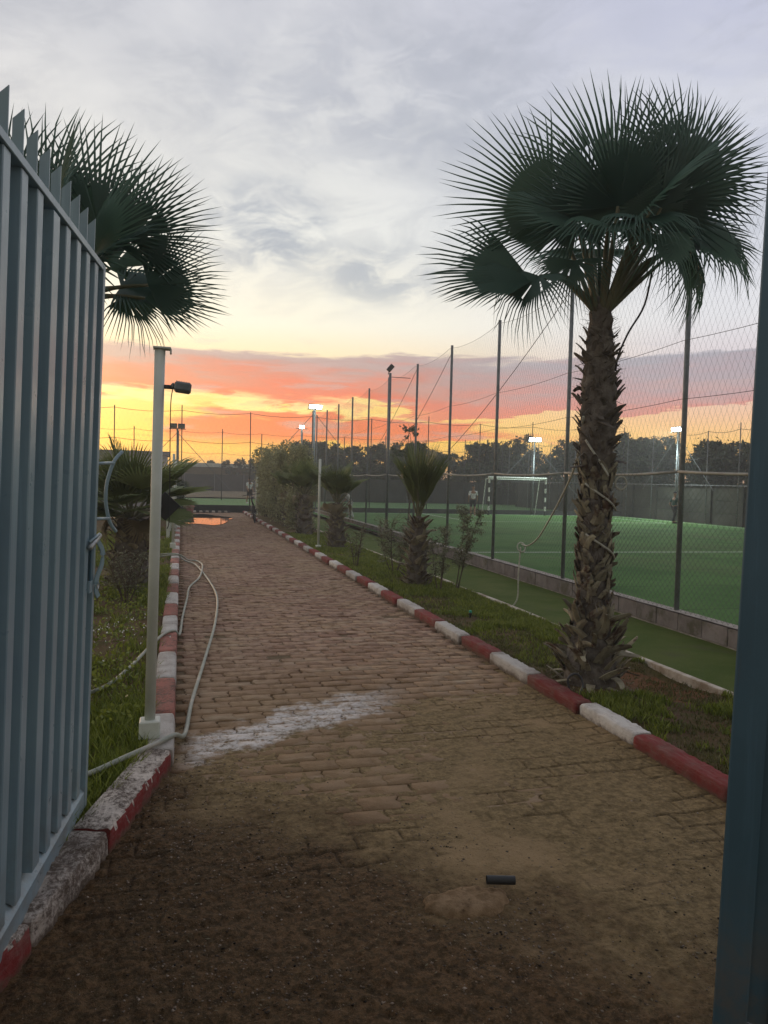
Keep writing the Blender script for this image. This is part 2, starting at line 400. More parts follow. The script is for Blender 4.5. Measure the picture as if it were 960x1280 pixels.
# ------------------------------------------------------------------ helpers
def tag(o, label=None, cat=None, group=None, kind=None):
    if label: o['label'] = label
    if cat: o['category'] = cat
    if group: o['group'] = group
    if kind: o['kind'] = kind
    return o
def thing(name, loc, label, cat, group=None, rz=0.0):
    o = bpy.data.objects.new(name, None); col.objects.link(o)
    o.location = loc; o.rotation_euler = (0, 0, rz); o.empty_display_size = .2
    return tag(o, label, cat, group)
def link(name, me, parent=None, loc=None):
    o = bpy.data.objects.new(name, me); col.objects.link(o)
    if parent is not None: o.parent = parent
    if loc is not None: o.location = loc
    return o
def copy_tree(o, parent=None):
    c = o.copy(); col.objects.link(c); c.parent = parent
    for ch in o.children: copy_tree(ch, c)
    return c
def np_mesh(name, V, F, mat, smooth=False):
    """V (n,3); F (m,k) uniform faces"""
    me = bpy.data.meshes.new(name)
    V = np.asarray(V, np.float32); F = np.asarray(F, np.int32)
    me.vertices.add(len(V)); me.vertices.foreach_set('co', V.ravel())
    k = F.shape[1]
    me.loops.add(F.size); me.loops.foreach_set('vertex_index', F.ravel())
    me.polygons.add(len(F))
    me.polygons.foreach_set('loop_start', np.arange(0, F.size, k, dtype=np.int32))
    me.polygons.foreach_set('loop_total', np.full(len(F), k, np.int32))
    if smooth: me.polygons.foreach_set('use_smooth', np.ones(len(F), bool))
    me.materials.append(mat)
    me.update(calc_edges=True)
    return me

class MB:
    """collects shapes and links them as ONE mesh object; world coordinates, the parent's location is taken off"""
    def __init__(s): s.v = []; s.f = []; s.m = []; s.cur = 0
    def add(s, vs, fs):
        o = len(s.v); s.v += [tuple(v) for v in vs]
        for f in fs: s.f.append([o + i for i in f]); s.m.append(s.cur)
        return s
    def box(s, c, size, rot=None, taper=1.0):
        x, y, z = size[0] / 2, size[1] / 2, size[2] / 2
        P = [Vector((sx * x * (taper if sz > 0 else 1), sy * y * (taper if sz > 0 else 1), sz * z)) for sz in (-1, 1) for sy in (-1, 1) for sx in (-1, 1)]
        if rot is not None: P = [rot @ p for p in P]
        c = Vector(c)
        return s.add([p + c for p in P], [(0, 2, 3, 1), (4, 5, 7, 6), (0, 1, 5, 4), (2, 6, 7, 3), (0, 4, 6, 2), (1, 3, 7, 5)])
    def tube(s, pts, r, n=8, cap=True):
        pts = [Vector(p) for p in pts]
        if not isinstance(r, (list, tuple)): r = [r] * len(pts)
        o = len(s.v); t0 = None; ref = None
        for i, p in enumerate(pts):
            t = (pts[min(i + 1, len(pts) - 1)] - pts[max(i - 1, 0)]).normalized()
            if ref is None:
                ref = t.cross(Vector((0, 0, 1)))
                if ref.length < .05: ref = Vector((1, 0, 0))
                ref.normalize()
            else:
                ref = (ref - t * ref.dot(t)).normalized()
            b = t.cross(ref)
            for k in range(n):
                a = 2 * PI * k / n
                s.v.append(tuple(p + (ref * math.cos(a) + b * math.sin(a)) * r[i]))
        for i in range(len(pts) - 1):
            for k in range(n):
                k2 = (k + 1) % n
                s.f.append([o + i * n + k, o + i * n + k2, o + (i + 1) * n + k2, o + (i + 1) * n + k]); s.m.append(s.cur)
        if cap:
            s.f.append([o + k for k in range(n)][::-1]); s.m.append(s.cur)
            s.f.append([o + (len(pts) - 1) * n + k for k in range(n)]); s.m.append(s.cur)
        return s
    def build(s, name, mats, parent=None, smooth=False, bevel=0.0):
        off = Vector((0, 0, 0))
        if parent is not None:
            p = parent
            while p is not None: off += p.location; p = p.parent
        me = bpy.data.meshes.new(name)
        me.from_pydata([tuple(Vector(v) - off) for v in s.v], [], s.f)
        for m in (mats if isinstance(mats, (list, tuple)) else [mats]): me.materials.append(m)
        if isinstance(mats, (list, tuple)): me.polygons.foreach_set('material_index', s.m)
        if smooth: me.polygons.foreach_set('use_smooth', [True] * len(me.polygons))
        if bevel:
            bm = bmesh.new(); bm.from_mesh(me)
            bmesh.ops.bevel(bm, geom=bm.edges[:], offset=bevel, segments=1, affect='EDGES', profile=.5)
            bm.to_mesh(me); bm.free()
        me.update()
        return link(name, me, parent)

def vnoise(x, y, seed=0):
    """smooth value noise on arrays"""
    xi = np.floor(x).astype(np.int64); yi = np.floor(y).astype(np.int64)
    fx = x - xi; fy = y - yi; fx = fx * fx * (3 - 2 * fx); fy = fy * fy * (3 - 2 * fy)
    def h(a, b):
        n = (a * 374761393 + b * 668265263 + seed * 1442695041) & 0x7fffffff
        n = ((n ^ (n >> 13)) * 1274126177) & 0x7fffffff
        return ((n ^ (n >> 16)) & 0xffff) / 65535.0
    return (h(xi, yi) * (1 - fx) + h(xi + 1, yi) * fx) * (1 - fy) + (h(xi, yi + 1) * (1 - fx) + h(xi + 1, yi + 1) * fx) * fy
def fbm(x, y, oct=4, seed=0):
    s = 0; a = 1; t = 0
    for o in range(oct):
        s = s + a * vnoise(x * 2 ** o, y * 2 ** o, seed + o); t += a; a *= .55
    return s / t
def sstep(v, a, b):
    t = np.clip((v - a) / (b - a), 0, 1); return t * t * (3 - 2 * t)
def grid_sheet(name, x0, x1, y0, y1, nx, ny, zf, mat, smooth=True):
    xs = np.linspace(x0, x1, nx + 1); ys = np.linspace(y0, y1, ny + 1)
    X, Y = np.meshgrid(xs, ys); Z = zf(X, Y) if callable(zf) else np.full_like(X, zf)
    V = np.stack([X.ravel(), Y.ravel(), Z.ravel()], 1)
    i = np.arange(ny)[:, None] * (nx + 1) + np.arange(nx)[None, :]
    F = np.stack([i, i + 1, i + nx + 2, i + nx + 1], 2).reshape(-1, 4)
    return link(name, np_mesh(name, V, F, mat, smooth))
def wires(P0, P1, r):
    """many three-sided straight wires as one vertex/face set"""
    P0 = np.asarray(P0, float); P1 = np.asarray(P1, float)
    d = P1 - P0; d /= np.linalg.norm(d, axis=1)[:, None] + 1e-9
    a = np.cross(d, [0.31, .93, .17]); a /= np.linalg.norm(a, axis=1)[:, None]; b = np.cross(d, a)
    V = []
    for k in range(3):
        o = (a * math.cos(2.094 * k) + b * math.sin(2.094 * k)) * r
        V += [P0 + o, P1 + o]
    n = len(P0); V = np.stack(V, 1).reshape(-1, 3)
    base = np.arange(n)[:, None] * 6
    F = np.concatenate([base + np.array(q)[None] for q in ((0, 1, 3, 2), (2, 3, 5, 4), (4, 5, 1, 0))], 0)
    return V, F
def sag(a, b, drop, n=8):
    a = Vector(a); b = Vector(b)
    return [a.lerp(b, i / n) - Vector((0, 0, drop * 4 * (i / n) * (1 - i / n))) for i in range(n + 1)]
def spline(pts, n=6):
    pts = [Vector(p) for p in pts]; out = []
    P = [pts[0]] + pts + [pts[-1]]
    for i in range(1, len(P) - 2):
        for k in range(n):
            t = k / n; a, b, c, d = P[i - 1], P[i], P[i + 1], P[i + 2]
            out.append(.5 * ((2 * b) + (c - a) * t + (2 * a - 5 * b + 4 * c - d) * t * t + (3 * b - a - 3 * c + d) * t ** 3))
    out.append(pts[-1]); return out

# ------------------------------------------------------------------ THE SETTING: ground sheets
grid_sheet('ground', -260, 380, -60, 420, 60, 60, -.045, M['ground'])['kind'] = 'structure'
KX0, KX1 = -.02, 2.66                      # inner faces of the kerbs
PATH_END = 34.0
path = grid_sheet('path', -.9, KX1 + .02, -3.0, PATH_END, 8, 60, .001, M['joint']); tag(path, kind='structure')
# lawns
def kerb_x(Y):                             # outer line of the left kerb (bends off towards the gate)
    return np.where(Y > 4.1, -.15, -.15 - (4.1 - Y) * .30)
def lawn_left_z(X, Y):
    z = .055 + .05 * (fbm(X * 1.7, Y * 1.7, 4, 3) - .5) + .02 * (fbm(X * 9, Y * 9, 2, 8) - .5)
    return np.where(X > kerb_x(Y) - .005, -.03, z)
lawn_l = grid_sheet('lawn', -7.0, -.12, 1.2, 34.0, 140, 420, lawn_left_z, M['lawn']); tag(lawn_l, kind='structure')
def lawn_right_z(X, Y):
    z = .07 + .05 * (fbm(X * 1.9, Y * 1.9, 4, 5) - .5) + .02 * (fbm(X * 9, Y * 9, 2, 9) - .5)
    d = np.hypot((X - 3.62) / .42, (Y - 5.05) / .75)
    return z - .05 * sstep(-d, -1.0, -.5)
lawn_r = grid_sheet('lawn', 2.79, 3.94, .5, 34.0, 40, 620, lawn_right_z, M['lawn']); tag(lawn_r, kind='structure')
# bare red earth beside the big palm
rp = grid_sheet('bare_earth', 3.25, 3.9, 4.35, 5.85, 30, 50,
                lambda X, Y: lawn_right_z(X, Y) + .006 - .06 * sstep(np.hypot((X - 3.62) / .32, (Y - 5.05) / .72) + .35 * (fbm(X * 6, Y * 6, 3, 4) - .5), .75, 1.0), M['red_earth'])
tag(rp, kind='structure')
side = grid_sheet('turf_strip', 3.92, 5.44, .5, 34.4, 24, 300, lambda X, Y: .004 + .012 * (fbm(X * 2, Y * 2, 3, 6) - .5), M['side_turf']); tag(side, kind='structure')
FZ = .10
field = grid_sheet('football_pitch', 5.56, 21.9, -2.0, 33.7, 20, 40, FZ, M['turf']); tag(field, kind='structure')
far_field = grid_sheet('football_pitch', -14, 40, 34.9, 54.0, 20, 20, .06, M['far_turf']); tag(far_field, kind='structure')
mb = MB()
LZ = FZ + .004
def strip(mb, x0, y0, x1, y1, z):
    mb.add([(x0, y0, z), (x1, y0, z), (x1, y1, z), (x0, y1, z)], [(0, 1, 2, 3)])
strip(mb, 5.86, -2, 5.94, 33.4, LZ); strip(mb, 5.94, 14.9, 21.3, 14.98, LZ); strip(mb, 5.94, 33.3, 21.3, 33.38, LZ)
strip(mb, 11.0, 27.2, 20.0, 27.28, LZ); strip(mb, 11.0, 27.28, 11.08, 33.3, LZ); strip(mb, 19.92, 27.28, 20.0, 33.3, LZ); strip(mb, 21.3, -2, 21.38, 33.38, LZ)
tag(mb.build('pitch_markings', M['line']), kind='structure')

# ------------------------------------------------------------------ pavers: the 300 that show largest are objects, the rest one part
PW, PL = .205, .135
def paver_outline(w_, l_, g=.0028):
    hw, hl = w_ / 2 - g, l_ / 2 - g; k = .017
    return [(-hw, -hl), (-hw + k, -hl / 2.6), (-hw - k * .2, hl / 2.6), (-hw + k * .5, hl), (hw + k * .5 - .002, hl), (hw - k * .2 , hl / 2.6), (hw + k, -hl / 2.6), (hw, -hl)][::-1]
def paver_arrays(seed):
    r = np.random.RandomState(seed)
    P = np.array(paver_outline(PW, PL)) + r.uniform(-.0045, .0045, (8, 2))
    n = 8; V = []
    for (s_, z_) in ((1.0, -.02), (1.0, -.004), (.982, .0)):
        V += [(x * s_, y * s_, z_ + (r.uniform(-.0015, .0015) if z_ >= -.004 else 0)) for x, y in P]
    V.append((0, 0, .001))
    F = [(i, (i + 1) % n, n + (i + 1) % n, n + i) for i in range(n)] + [(n + i, n + (i + 1) % n, 2 * n + (i + 1) % n, 2 * n + i) for i in range(n)]
    T = [(2 * n + i, 2 * n + (i + 1) % n, 3 * n) for i in range(n)]
    tri = []
    for q in F: tri += [(q[0], q[1], q[2]), (q[0], q[2], q[3])]
    return np.array(V), np.array(tri + T)
pv = [paver_arrays(s) for s in range(12)]
pm = [np_mesh('brick', v, f, M['paver']) for v, f in pv]
rows = []
Y = 3.3; r = 0
while Y < PATH_END - .1:
    offx = (r % 2) * PW / 2
    n = int((KX1 - KX0) / PW) + 1
    for i in range(n):
        x = KX0 + offx + (i + .5) * PW - .04
        if KX0 - .07 < x < KX1 + .04: rows.append((x, Y, r, i))
    Y += PL; r += 1
rs = np.random.RandomState(5)
SV = []; SF = []; so = 0; cnt = 0
for (x, y, r, i) in rows:
    k = rs.randint(12)
    big = float(vnoise(np.array([x * 1.2]), np.array([y * 1.2]), 77)[0])
    z = .012 + rs.normal(0, .0018) + .016 * (big - .5) - (.007 if rs.rand() < .04 else 0)
    tx, ty = rs.normal(0, .009), rs.normal(0, .009); rz = rs.normal(0, .02) + (PI if rs.rand() < .5 else 0)
    x += rs.uniform(-.004, .004); y += rs.uniform(-.003, .003)
    if y > 4.0 and cnt < 300:
        o = link('brick', pm[k], path, (x, y, z)); o.rotation_euler = (tx, ty, rz); cnt += 1
    else:
        mtx = np.array((Matrix.Rotation(rz, 3, 'Z') @ Matrix.Rotation(tx, 3, 'X') @ Matrix.Rotation(ty, 3, 'Y')))
        V = pv[k][0] @ mtx.T + np.array([x, y, z]); SV.append(V); SF.append(pv[k][1] + so); so += len(V)
o = link('bricks', np_mesh('bricks', np.concatenate(SV), np.concatenate(SF), M['paver']), path); o['kind'] = 'stuff'

# soil spread over the pavers at the gate
def soil_z(X, Y):
    n = fbm(X * 2.3, Y * 2.3, 4, 12); f = fbm(X * 14, Y * 14, 4, 15)
    cover = sstep(Y + (n - .5) * 2.6 - .18 * X, 5.3, 3.9)
    z = -.004 + .022 * cover + .016 * (n - .5) * cover + .009 * (f - .5)
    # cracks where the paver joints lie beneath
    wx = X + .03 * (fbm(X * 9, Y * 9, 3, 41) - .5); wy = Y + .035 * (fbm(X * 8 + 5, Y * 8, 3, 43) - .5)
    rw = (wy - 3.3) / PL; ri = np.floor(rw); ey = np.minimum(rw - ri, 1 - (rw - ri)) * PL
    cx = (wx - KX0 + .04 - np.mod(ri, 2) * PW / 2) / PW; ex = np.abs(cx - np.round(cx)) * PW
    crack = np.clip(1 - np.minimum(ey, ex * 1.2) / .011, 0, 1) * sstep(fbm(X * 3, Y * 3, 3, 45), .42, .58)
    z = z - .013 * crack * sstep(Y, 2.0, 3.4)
    # trodden clods, rougher where the earth is darker
    dark_earth = sstep(Y + 1.05 * X + 2.2 * (fbm(X * 1.6, Y * 1.6, 4, 47) - .5), 4.4, 3.3)
    z = z + (.006 + .018 * dark_earth) * (fbm(X * 26, Y * 26, 4, 49) - .5) + (.004 + .014 * dark_earth) * (fbm(X * 9, Y * 9, 3, 50) - .5)
    # hollow edge along kerb
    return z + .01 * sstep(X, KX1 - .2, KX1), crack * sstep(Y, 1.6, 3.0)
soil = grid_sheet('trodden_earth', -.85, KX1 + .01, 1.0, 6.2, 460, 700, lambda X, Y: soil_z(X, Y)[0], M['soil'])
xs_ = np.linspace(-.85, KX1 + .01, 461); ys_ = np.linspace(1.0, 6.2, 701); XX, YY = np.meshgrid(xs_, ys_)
at_ = soil.data.attributes.new('crack_shade', 'FLOAT', 'POINT'); at_.data.foreach_set('value', soil_z(XX, YY)[1].ravel().astype(np.float32)); tag(soil, kind='structure')  # mask for the shade painted along the cracks
back = grid_sheet('earth_yard', -6, 8, -14, 1.05, 40, 40, lambda X, Y: .012 + .02 * (fbm(X * 2.3, Y * 2.3, 4, 12) - .5), M['soil']); tag(back, kind='structure')

# puddle near the end of the path
def puddle_mesh():
    c = (.75, 28.3); V = [(c[0], c[1], .031)]; n = 48
    for i in range(n):
        a = 2 * PI * i / n
        rx = .95 * (1 + .16 * math.sin(3 * a + 1) + .10 * math.sin(7 * a) + .05 * math.sin(13 * a)); ry = 3.9 * (1 + .14 * math.sin(2 * a + 2) + .08 * math.sin(5 * a + 1))
        V.append((max(c[0] + rx * math.cos(a), .0), c[1] + ry * math.sin(a), .031))
    return np_mesh('puddle', V, [(0, 1 + i, 1 + (i + 1) % n) for i in range(n)], M['water'])
tag(link('puddle', puddle_mesh()), kind='structure')

# pebbles and grit
def scatter_pebbles(name, n, fx, smin, smax, mat, seed, flat=.55):
    r = np.random.RandomState(seed)
    base = np.array([(1, 0, 0), (-1, 0, 0), (0, 1, 0), (0, -1, 0), (0, 0, 1), (0, 0, -1)], float)
    tri = np.array([(0, 2, 4), (2, 1, 4), (1, 3, 4), (3, 0, 4), (2, 0, 5), (1, 2, 5), (3, 1, 5), (0, 3, 5)])
    P = fx(r, n); n = len(P)
    S = smin + (smax - smin) * r.rand(n) ** 5
    V = base[None] * (1 + .5 * (r.rand(n, 6, 3) - .5))
    V = V * (S[:, None, None] * np.array([1, .75, flat]) / 2)
    a = r.rand(n) * 2 * PI; ca, sa = np.cos(a), np.sin(a)
    X = V[..., 0] * ca[:, None] - V[..., 1] * sa[:, None]; Yv = V[..., 0] * sa[:, None] + V[..., 1] * ca[:, None]
    V = np.stack([X, Yv, V[..., 2]], 2) + P[:, None]
    F = tri[None] + (np.arange(n) * 6)[:, None, None]
    o = link(name, np_mesh(name, V.reshape(-1, 3), F.reshape(-1, 3), mat)); o['kind'] = 'stuff'
    return o
def yard_pts(r, n):
    Yp = 1.5 + 3.6 * r.rand(n) ** 1.5; Xp = -.6 + 3.25 * r.rand(n)
    keep = (r.rand(n) < sstep(fbm(Xp * 2.6, Yp * 2.6, 4, 31), .34, .72) + .10) & (r.rand(n) < sstep(Yp + 1.05 * Xp, 5.6, 3.2) + .12)
    keep &= Xp > -.02 - np.clip(4.1 - Yp, 0, 9) * .30
    Xp, Yp = Xp[keep], Yp[keep]
    return np.stack([Xp, Yp, soil_z(Xp, Yp)[0] + .001], 1)
tag(scatter_pebbles('gravel', 60000, yard_pts, .0022, .017, M['pebble'], 3), 'loose grit and pebbles on the trodden earth', 'gravel')
def kerb_pts(r, n):
    Yp = 3 + 9 * r.rand(n); Xp = np.where(r.rand(n) < .6, KX1 - np.abs(r.normal(0, .06, n)), KX0 + np.abs(r.normal(0, .06, n)))
    return np.stack([Xp, Yp, np.full(n, .018)], 1)
tag(scatter_pebbles('grit', 2500, kerb_pts, .003, .016, M['pebble'], 4), 'grit gathered along the foot of the kerbs', 'gravel')

# ------------------------------------------------------------------ kerbs
def kerb_stone(parent, p0, p1, wid, h, mat, seed, nlen=16, label=None, rough=1.0):
    """one cast kerb stone from p0 to p1 (inner top line on the right side of travel), worn and uneven"""
    p0 = Vector((*p0, 0)); p1 = Vector((*p1, 0)); d = (p1 - p0); L = d.length; d.normalize(); side_ = Vector((d.y, -d.x, 0))
    prof = [(0, -.05), (0, h * .35), (.001, h * .7), (.004, h * .93), (.012, h), (wid * .3, h + .001), (wid * .6, h + .002), (wid - .012, h), (wid - .002, h * .92), (wid, h * .6), (wid, -.05)]
    V = []; F = []; n = len(prof)
    g = .006
    for i in range(nlen + 1):
        t = g + (L - 2 * g) * i / nlen
        e_ = 1.0 if 0 < i < nlen else 0.0
        for (u, z) in prof:
            shrink = 0 if e_ else .006
            uu = u + (shrink if u < wid / 2 else -shrink)
            q = p0 + d * t - side_ * 0 + side_ * (-uu)
            q.z = z - (shrink if z > h * .5 else 0)
            nz = mnoise.noise(Vector((q.x * 9, q.y * 9, seed))) * .005 * rough + mnoise.noise(Vector((q.x * 34, q.y * 34, z * 34 + seed))) * .0055 * rough
            if z > 0: q.z += nz if u > .004 else nz * .3; q += side_ * nz * .9
            V.append(q)
    for i in range(nlen):
        for k in range(n - 1): F.append((i * n + k, (i + 1) * n + k, (i + 1) * n + k + 1, i * n + k + 1))
    F.append(tuple(range(n))); F.append(tuple(nlen * n + k for k in range(n))[::-1])
    m = MB(); m.add(V, F)
    o = m.build('kerb_stone', mat, parent, smooth=True)
    if isinstance(mat, list):                      # limewash brushed over the top of the stone, front face left red
        o.data.polygons.foreach_set('material_index', [1 if (abs(pl.normal.z) > .35 + .3 * mnoise.noise(pl.center * 22)) else 0 for pl in o.data.polygons])
    o.data.polygons[-1].use_smooth = False; o.data.polygons[-2].use_smooth = False
    if label: o['label'] = label
    return o
kr = thing('kerb', (KX1, 2.0, 0), None, None); kr['kind'] = 'structure'
edges = [.85, 1.6, 2.35, 3.05, 3.86, 4.5, 5.28, 6.03, 6.75, 7.5, 8.25, 9.0]
while edges[-1] < 33.5: edges.append(edges[-1] + .75)
for i in range(len(edges) - 1):
    red = i % 2 == 1 if edges[i] < 3.86 else (i % 2 == 1)
    red = (i % 2 == 1)
    if i in (2,): red = True
    near = edges[i] < 9
    dx = .012 * math.sin(i * 2.1)
    # travelling -Y so that the stone lies on the +X side
    st = kerb_stone(kr, (KX1 + .135 + dx, edges[i]), (KX1 + .135 + dx * .5, edges[i + 1]), .135, .105, M['red_kerb'] if red else M['white_kerb'], i, 40 if edges[i] < 6 else (22 if near else 8),
                    'red painted kerb stone' if red else 'white painted kerb stone', 1.2)
kl = thing('kerb', (KX0, 4.1, 0), None, None); kl['kind'] = 'structure'
e2 = [4.12, 4.76, 5.6, 6.45, 7.27, 8.13, 8.9, 9.76, 10.56, 11.41, 12.2]
while e2[-1] < 33: e2.append(e2[-1] + .83)
for i in range(len(e2) - 1):
    red = i % 2 == 1
    kerb_stone(kl, (KX0, e2[i]), (KX0, e2[i + 1]), .15, .12, M['pink_kerb'] if red else M['white_kerb'], 50 + i, 14 if e2[i] < 10 else 6,
               'faded red kerb stone' if red else 'white kerb stone', .8)
dl = [((-.025, 4.10), (-.265, 3.22), 'red_kerb'), ((-.27, 3.21), (-.45, 2.60), 'worn_kerb'), ((-.453, 2.59), (-.68, 1.85), 'red_kerb'), ((-.683, 1.84), (-.9, 1.1), 'worn_kerb')]
for i, (a, b, mt) in enumerate(dl):
    kerb_stone(kl, b, a, .17, .12, [M[mt], M['worn_kerb']], 90 + i, 60, {'red_kerb': 'dark red kerb stone with limewash on top', 'worn_kerb': 'rough worn white kerb stone'}[mt], 3.2)
# limewashed edging between lawn and turf strip
ed = thing('edging', (3.93, 2, 0), None, None); ed['kind'] = 'structure'
yy = .6; i = 0
while yy < 34:
    L = .98
    b = MB(); dz = .006 * math.sin(i * 1.9); dx = .01 * math.sin(i * 2.7)
    b.box((3.945 + dx, yy + L / 2, .035 + dz), (.055, L - .012, .13), Matrix.Rotation(.01 * math.sin(i * 3.3), 3, 'Z'))
    b.build('edging_stone', M['edging'], ed, bevel=.006)
    yy += L; i += 1

# ------------------------------------------------------------------ block wall and pitch fence
FX = 5.5
bw = thing('block_wall', (FX, 2, 0), 'low grey concrete block wall under the pitch fence', 'wall')
bl = MB(); bl.box((0, 0, 0), (.14, .388, .19)); blm = None
yy = 1.0; k = 0
while yy < 34.4:
    if blm is None:
        bobj = bl.build('block', M['block'], None, bevel=.006); blm = bobj.data; bpy.data.objects.remove(bobj)
    o = link('block', blm, bw, (0 + .004 * math.sin(k * 2.3), yy + .2 - 2, .115)); k += 1
    yy += .4
b = MB(); b.box((FX, 17.7, .1), (.12, 33.4, .2)); b.build('mortar_bed', M['mortar'], bw)
cp = grid_sheet('cap', FX - .078, FX + .078, 1.0, 34.4, 4, 400, lambda X, Y: .222 + .007 * fbm(X * 20, Y * 7, 3, 2), M['mortar']); cp.parent = bw; cp.location = (-FX, -2, 0)

POSTS = [4.49 + 2.668 * k for k in range(12)]        # 4.49, 7.16, 9.83 ...
pf = thing('pitch_fence', (FX, 4.49, 0), 'tall grey post and chain-link fence along the near side of the pitch', 'fence')
FROT = -.022
pmb = MB(); pmb.tube([(FX, 4.49, .1), (FX, 4.49, 4.56)], .029, 10); p0 = pmb.build('post', M['steel'], pf, smooth=True)
for k, yv in enumerate(POSTS[1:], 1):
    o = p0.copy(); col.objects.link(o); o.parent = pf; o.location = (.02 * math.sin(k * 1.7), yv - 4.49, 0)
    o.rotation_euler = (.004 * math.sin(k * 2.1), .004 * math.cos(k * 3.7), 0)
for k in range(len(POSTS) - 1):
    b = MB(); b.tube(sag((FX - .03, POSTS[k], 1.79), (FX - .03, POSTS[k + 1], 1.79), .035, 6), .017, 7); b.build('rail', M['worn_rail'], pf, smooth=True)
def chain_link(x, y0, y1, z0, z1, c, r):
    P0 = []; P1 = []; h = z1 - z0
    n = int((y1 - y0 + h) / c)
    for i in range(n):
        s0 = y0 - h + i * c
        for sgn in (1, -1):
            a = (s0, z0) ; bb = (s0 + h, z1)
            # clip to y0..y1
            t0 = max(0, (y0 - s0) / h); t1 = min(1, (y1 - s0) / h)
            if t1 <= t0: continue
            ya, yb = s0 + h * t0, s0 + h * t1
            za, zb = (z0 + h * t0, z0 + h * t1) if sgn > 0 else (z1 - h * t0, z1 - h * t1)
            segs = 6
            for q in range(segs):
                u0, u1 = q / segs, (q + 1) / segs
                f = lambda u: (x + .012 * math.sin(2.1 * (ya + (yb - ya) * u)) , ya + (yb - ya) * u, za + (zb - za) * u)
                P0.append(f(u0)); P1.append(f(u1))
    return wires(P0, P1, r)
V, F = chain_link(FX - .035, POSTS[0], POSTS[-1], .21, 1.78, .085, .0018)
V = V - np.array([FX, 4.49, 0])
o = link('chain_link_mesh', np_mesh('chain_link_mesh', V, F, M['wire']), pf); o['kind'] = 'stuff'

# tall ball-stop net hung on the posts
def net_panel(y0, y1, z0, z1, c, x, r, axis='y', amp=.05, seed=0, drop=.0):
    ny = int((y1 - y0) / c); nz = max(2, int((z1 - z0) / c))
    A, B = np.meshgrid(np.arange(ny + 1), np.arange(nz + 1), indexing='ij')
    Yg = y0 + A * (y1 - y0) / ny + (B % 2) * c / 2 + .03 * (fbm(A * .11, B * .13, 3, seed + 2) - .5)
    edge = np.sin(PI * B / nz)
    sagz = drop * (np.abs(np.sin(PI * (Yg - y0) / 2.668)))
    Zg = z0 + B * (z1 - z0) / nz - sagz * (B / nz) + .05 * (fbm(A * .07 + 9, B * .1, 3, seed + 5) - .5) * edge
    Xg = x + amp * (fbm(A * .05, B * .09, 3, seed + 8) - .5) * edge
    G = np.stack([Xg, Yg, Zg], 2) if axis == 'y' else np.stack([Yg, Xg, Zg], 2)
    P0, P1 = [], []
    for b_ in range(nz):
        if b_ % 2 == 0:
            P0.append(G[:, b_]); P1.append(G[:, b_ + 1]); P0.append(G[1:, b_]); P1.append(G[:-1, b_ + 1])
        else:
            P0.append(G[:, b_]); P1.append(G[:, b_ + 1]); P0.append(G[:-1, b_]); P1.append(G[1:, b_ + 1])
    return wires(np.concatenate(P0), np.concatenate(P1), r)
bn = thing('ball_net', (FX, 4.49, 0), 'fine ball-stop net hung on the tall posts above the chain-link', 'net')
V, F = net_panel(POSTS[0], POSTS[-1], 1.8, 4.5, .088, FX - .04, .00085, amp=.12, seed=1, drop=.12)
o = link('net_mesh', np_mesh('net_mesh', V - np.array([FX, 4.49, 0]), F, M['net']), bn); o['kind'] = 'stuff'
for z_, nm in ((4.5, .10), (3.25, .035), (2.6, .03)):
    pts = []
    for k in range(len(POSTS) - 1): pts += sag((FX - .04, POSTS[k], z_), (FX - .04, POSTS[k + 1], z_ ), nm, 6)[:-1]
    b = MB(); b.tube(pts + [Vector((FX - .04, POSTS[-1], z_))], .0032, 5); b.build('rope', M['dark_cable'], bn)
# loose guy lines from post tops
for k, (a, bb) in enumerate((((FX, POSTS[4], 4.4), (FX, POSTS[6], 2.0)), ((FX, POSTS[2], 4.5), (FX, POSTS[4], 2.3)), ((FX, POSTS[5], 4.4), (FX, POSTS[7], 2.2)))):
    b = MB(); b.tube(sag(a, bb, .12, 8), .006, 5); b.build('guy_line', M['dark_cable'], bn)

for o_, y_ in ((pf, 4.49), (bn, 4.49), (bw, 2.0)):
    o_.location = (5.26 + .022 * y_, y_, 0); o_.rotation_euler = (0, 0, FROT)     # the fence line runs very slightly away from the path
# ------------------------------------------------------------------ net fences round the far pitches
def ropes(mb, pts, r=.006):
    mb.tube(pts, r, 4)
def net_row(name, label, axis, fixed, ticks, h, ztops, group=None, rad=.022, netc=.22, base=0.0, mat='dark_steel', netm=True):
    loc = (ticks[0], fixed, base) if axis == 'x' else (fixed, ticks[0], base)
    t = thing(name, loc, label, 'fence', group)
    P = (lambda s_, z_: (s_, fixed, z_)) if axis == 'x' else (lambda s_, z_: (fixed, s_, z_))
    for i, s_ in enumerate(ticks):
        b = MB(); hh = h + .12 * math.sin(i * 2.9); b.tube([P(s_, base), P(s_ + .03 * math.sin(i * 1.3), hh)], rad, 6); b.build('post', M[mat], t, smooth=True)
    for z_ in ztops:
        pts = []
        for i in range(len(ticks) - 1): pts += sag(P(ticks[i], z_), P(ticks[i + 1], z_), .10, 4)[:-1]
        b = MB(); b.tube(pts + [Vector(P(ticks[-1], z_))], .009, 4); b.build('rope', M['dark_cable'], t)
    if netm:
        V, F = net_panel(min(ticks), max(ticks), .25, ztops[0], netc, fixed, .0013, axis='x' if axis == 'x' else 'y', amp=.1, seed=hash(label) % 97 if False else len(label))
        o = link('net_mesh', np_mesh('net_mesh', V - np.array(loc), F, M['net']), t); o['kind'] = 'stuff'
    return t
t = net_row('net_fence', 'net fence of thin posts across the end of the path, behind the goal', 'x', 34.0, [-8.7, -5.8, -2.84, 0, 3.0, 5.8, 8.6, 11.46, 14.17, 17.0, 19.6, 22.2], 4.65, [4.5, 3.2])
